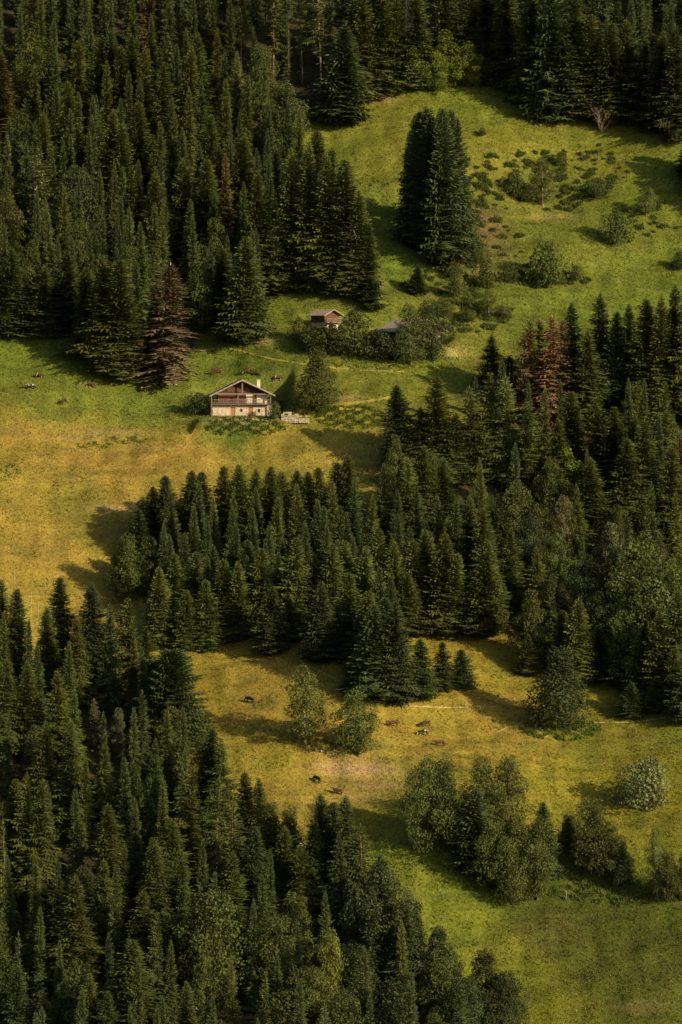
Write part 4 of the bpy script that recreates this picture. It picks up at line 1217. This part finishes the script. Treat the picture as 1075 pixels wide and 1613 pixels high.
# ------------------------------------------------------------------ cattle
def cow_mesh(seed, grazing=True):
    rg = random.Random(seed)
    verts, edges, rad = [], [], []
    def v(p, r):
        verts.append(p); rad.append(r); return len(verts) - 1
    def e(a, b_): edges.append((a, b_))
    pel = v((-.70, 0, 1.12), (.27, .30))
    bel = v((-.25, 0, 1.06), (.33, .36)); e(pel, bel)
    rib = v((.25, 0, 1.04), (.34, .37)); e(bel, rib)
    sho = v((.68, 0, 1.10), (.27, .33)); e(rib, sho)
    if grazing: pts = [((.98, 0, 1.02), .20), ((1.20, .03, .72), .14), ((1.30, .04, .48), .13), ((1.38, .05, .22), .085)]
    else: pts = [((.98, 0, 1.28), .21), ((1.20, .05, 1.46), .15), ((1.38, .08, 1.46), .13), ((1.62, .12, 1.30), .085)]
    pr = sho
    for p_, r_ in pts:
        n_ = v(p_, (r_, r_)); e(pr, n_); pr = n_
        if p_ == pts[2][0]: hd = n_
    for sg in (-1, 1):                                  # ears
        a = v((pts[2][0][0] - .06, pts[2][0][1] + sg * .22, pts[2][0][2] + .06), (.035, .035)); e(hd, a)
    for sg in (-1, 1):
        st = rg.uniform(-.12, .12)
        k1 = v((.66 + st * .3, sg * .20, .72), (.11, .12)); e(sho, k1)
        k2 = v((.68 + st, sg * .20, .38), (.065, .07)); e(k1, k2)
        k3 = v((.66 + st, sg * .20, .03), (.055, .06)); e(k2, k3)
        st = rg.uniform(-.12, .12)
        h1 = v((-.70 + st * .3, sg * .20, .80), (.16, .17)); e(pel, h1)
        h2 = v((-.86 + st, sg * .20, .46), (.075, .08)); e(h1, h2)
        h3 = v((-.80 + st, sg * .20, .03), (.055, .06)); e(h2, h3)
    t1 = v((-1.02, 0, 1.20), (.05, .05)); e(pel, t1)
    t2 = v((-1.10, .02, .80), (.03, .03)); e(t1, t2)
    t3 = v((-1.10, .03, .45), (.05, .05)); e(t2, t3)
    ud = v((-.42, 0, .72), (.14, .16)); e(bel, ud)
    me = bpy.data.meshes.new('cow_skeleton')
    me.from_pydata(verts, edges, [])
    o = bpy.data.objects.new('cow_skeleton', me)
    COL.objects.link(o)
    md = o.modifiers.new('skin', 'SKIN')
    for i, sv in enumerate(me.skin_vertices[0].data):
        sv.radius = rad[i]
        sv.use_root = (i == 0)
    o.modifiers.new('sub', 'SUBSURF').levels = 2
    o.modifiers['sub'].render_levels = 2
    bpy.context.view_layer.update()
    ev = o.evaluated_get(bpy.context.evaluated_depsgraph_get())
    out = bpy.data.meshes.new_from_object(ev)
    out.name = 'cow'
    for p_ in out.polygons: p_.use_smooth = True
    bpy.data.objects.remove(o); bpy.data.meshes.remove(me)
    return out

def cow_mat(name, base, patch, thr):
    m, nt, b = new_mat(name, .7, .2)
    tc = N(nt, 'ShaderNodeTexCoord')
    f = maprange(nt, noise(nt, tc.outputs['Object'], 1.5, 1, .4), thr, thr + .03, 0, 1)
    nt.links.new(mixc(nt, 'MIX', f, base, patch), b.inputs['Base Color'])
    return m
WHITE = (.36, .32, .26)
COWM = {'brown and white': cow_mat('brown_white_hide', (.055, .024, .015), WHITE, .60), 'reddish-brown': cow_mat('red_brown_hide', (.055, .022, .014), (.085, .036, .022), .5), 'dark brown': cow_mat('dark_brown_hide', (.035, .016, .012), (.06, .025, .016), .5),
        'black': cow_mat('black_hide', (.010, .009, .009), (.018, .015, .013), .5), 'black and white': cow_mat('black_white_hide', (.014, .012, .012), WHITE, .49)}
CM = [cow_mesh(1, True), cow_mesh(2, False), cow_mesh(3, True)]
HORN = MB(); HORN.tube([(0, 0, 0), (0, .12, .03), (.04, .17, .13)], [.03, .024, .008], 5)
horn_me = HORN.mesh('horn', True); horn_me.materials.append(M_FASCIA)
COWS = [(62, 596, 0, 'brown and white', 'grazing in the far left meadow, above the black and white one'), (50, 614, 200, 'black and white', 'in the far left meadow'), (145, 611, 180, 'brown and white', 'grazing below the left spruces, alone on the slope'),
        (102, 636, 230, 'dark brown', 'lowest of those in the far left meadow'), (227, 618, 5, 'brown and white', 'between the rusty spruces and the chalet'), (340, 589, 0, 'reddish-brown', 'just uphill of the chalet, left of the group'),
        (391, 589, 185, 'brown and white', 'uphill of the chalet ridge, left one of a close pair'), (404, 593, 170, 'reddish-brown', 'uphill of the chalet ridge, right one of a close pair'), (438, 600, 10, 'brown and white', 'right of and above the chalet chimney'),
        (275, 603, 20, 'brown and white', 'at the foot of the brown dead spruce'), (620, 1145, 190, 'reddish-brown', 'left of the three others on the lower pasture'), (671, 1145, 195, 'dark brown', 'uppermost of the trio on the lower pasture'),
        (667, 1159, 185, 'black and white', 'middle of the trio on the lower pasture'), (694, 1176, 190, 'reddish-brown', 'lowest of the trio on the lower pasture'), (393, 1107, 150, 'black', 'in the long shadow left of the birches'),
        (499, 1232, 130, 'black', 'on the pasture below the two birches'), (532, 1252, 170, 'brown and white', 'beside the tip of the lower spruces')]
for k, (px, py, rz, mk, wh) in enumerate(COWS):
    x, y, z = at1(px, py)
    src = CM[k % 3]
    o = link('cow', src)
    if not src.materials: src.materials.append(COWM[mk])
    o.material_slots[0].link = 'OBJECT'; o.material_slots[0].material = COWM[mk]
    o.location = (x, y, z - .02)
    s = .84 if k != 3 else .78
    # stand on the slope
    a = R(rz)
    pitch = math.atan(SL * math.sin(a)) * .8
    o.rotation_euler = (0, -pitch, a)
    o.scale = (s, s, s)
    tag(o, f'{mk} cow {wh}', 'cow', 'cows grazing on the alp')
    hx, hy, hz = (1.28, .04, .60) if k % 3 != 1 else (1.34, .08, 1.56)
    for sg in (-1, 1):
        h_ = link('horn', horn_me, None, o)
        h_.location = (hx, hy + sg * .08, hz); h_.scale = (1, sg, 1)

# ------------------------------------------------------------------ bare shrub, dead stems, stakes
p = at1(948, 208)
sc = FPX / proj(*p)[2]
bs = link('bare_shrub', bare_shrub_mesh(5, 58 / sc, 50 / sc), M_TWIG)
bs.location = p
tag(bs, 'bare greyish-brown shrub at the edge of the top wood, right of the meadow', 'shrub')
def snag(px, y0, y1, r, lab, mat=M_PALEBARK, limbs=12, lean=0.0):
    x, y, z = at1(px, y1)
    sc = FPX / proj(x, y, z)[2]
    h = (y1 - y0) / sc
    o = link('dead_tree', pole_mesh('dead_tree', h, r, px, limbs=limbs, lim_len=.9, z0=.4, lean=lean), mat)
    o.location = (x, y, z)
    tag(o, lab, 'dead tree')
snag(640, -40, 138, .34, 'pale bleached dead trunk rising from the top wood above the light green trees', limbs=20)
snag(88, 94, 200, .16, 'thin bare pole of a dead tree sticking out of the upper left wood')
snag(24, 896, 1070, .07, 'thin leafless stem against the golden left meadow', limbs=10)
snag(50, 932, 1080, .06, 'short thin bare stem between the left meadow and the lower wood', limbs=6)
snag(61, 948, 1080, .09, 'pale broken stem right of two thinner ones over the lower wood', limbs=4)
x, y, z = at1(892, 1418)
q = MB(); q.tube([(0, 0, -.3), (.02, 0, 1.6)], [.05, .04], 6); q.tube([(.02, 0, 1.6), (.02, 0, 1.7)], [.06, .03], 6)
st = q.build('stake', M_FASCIA); st.location = (x, y, z)
tag(st, 'pale wooden stake standing below the tree belt', 'stake')
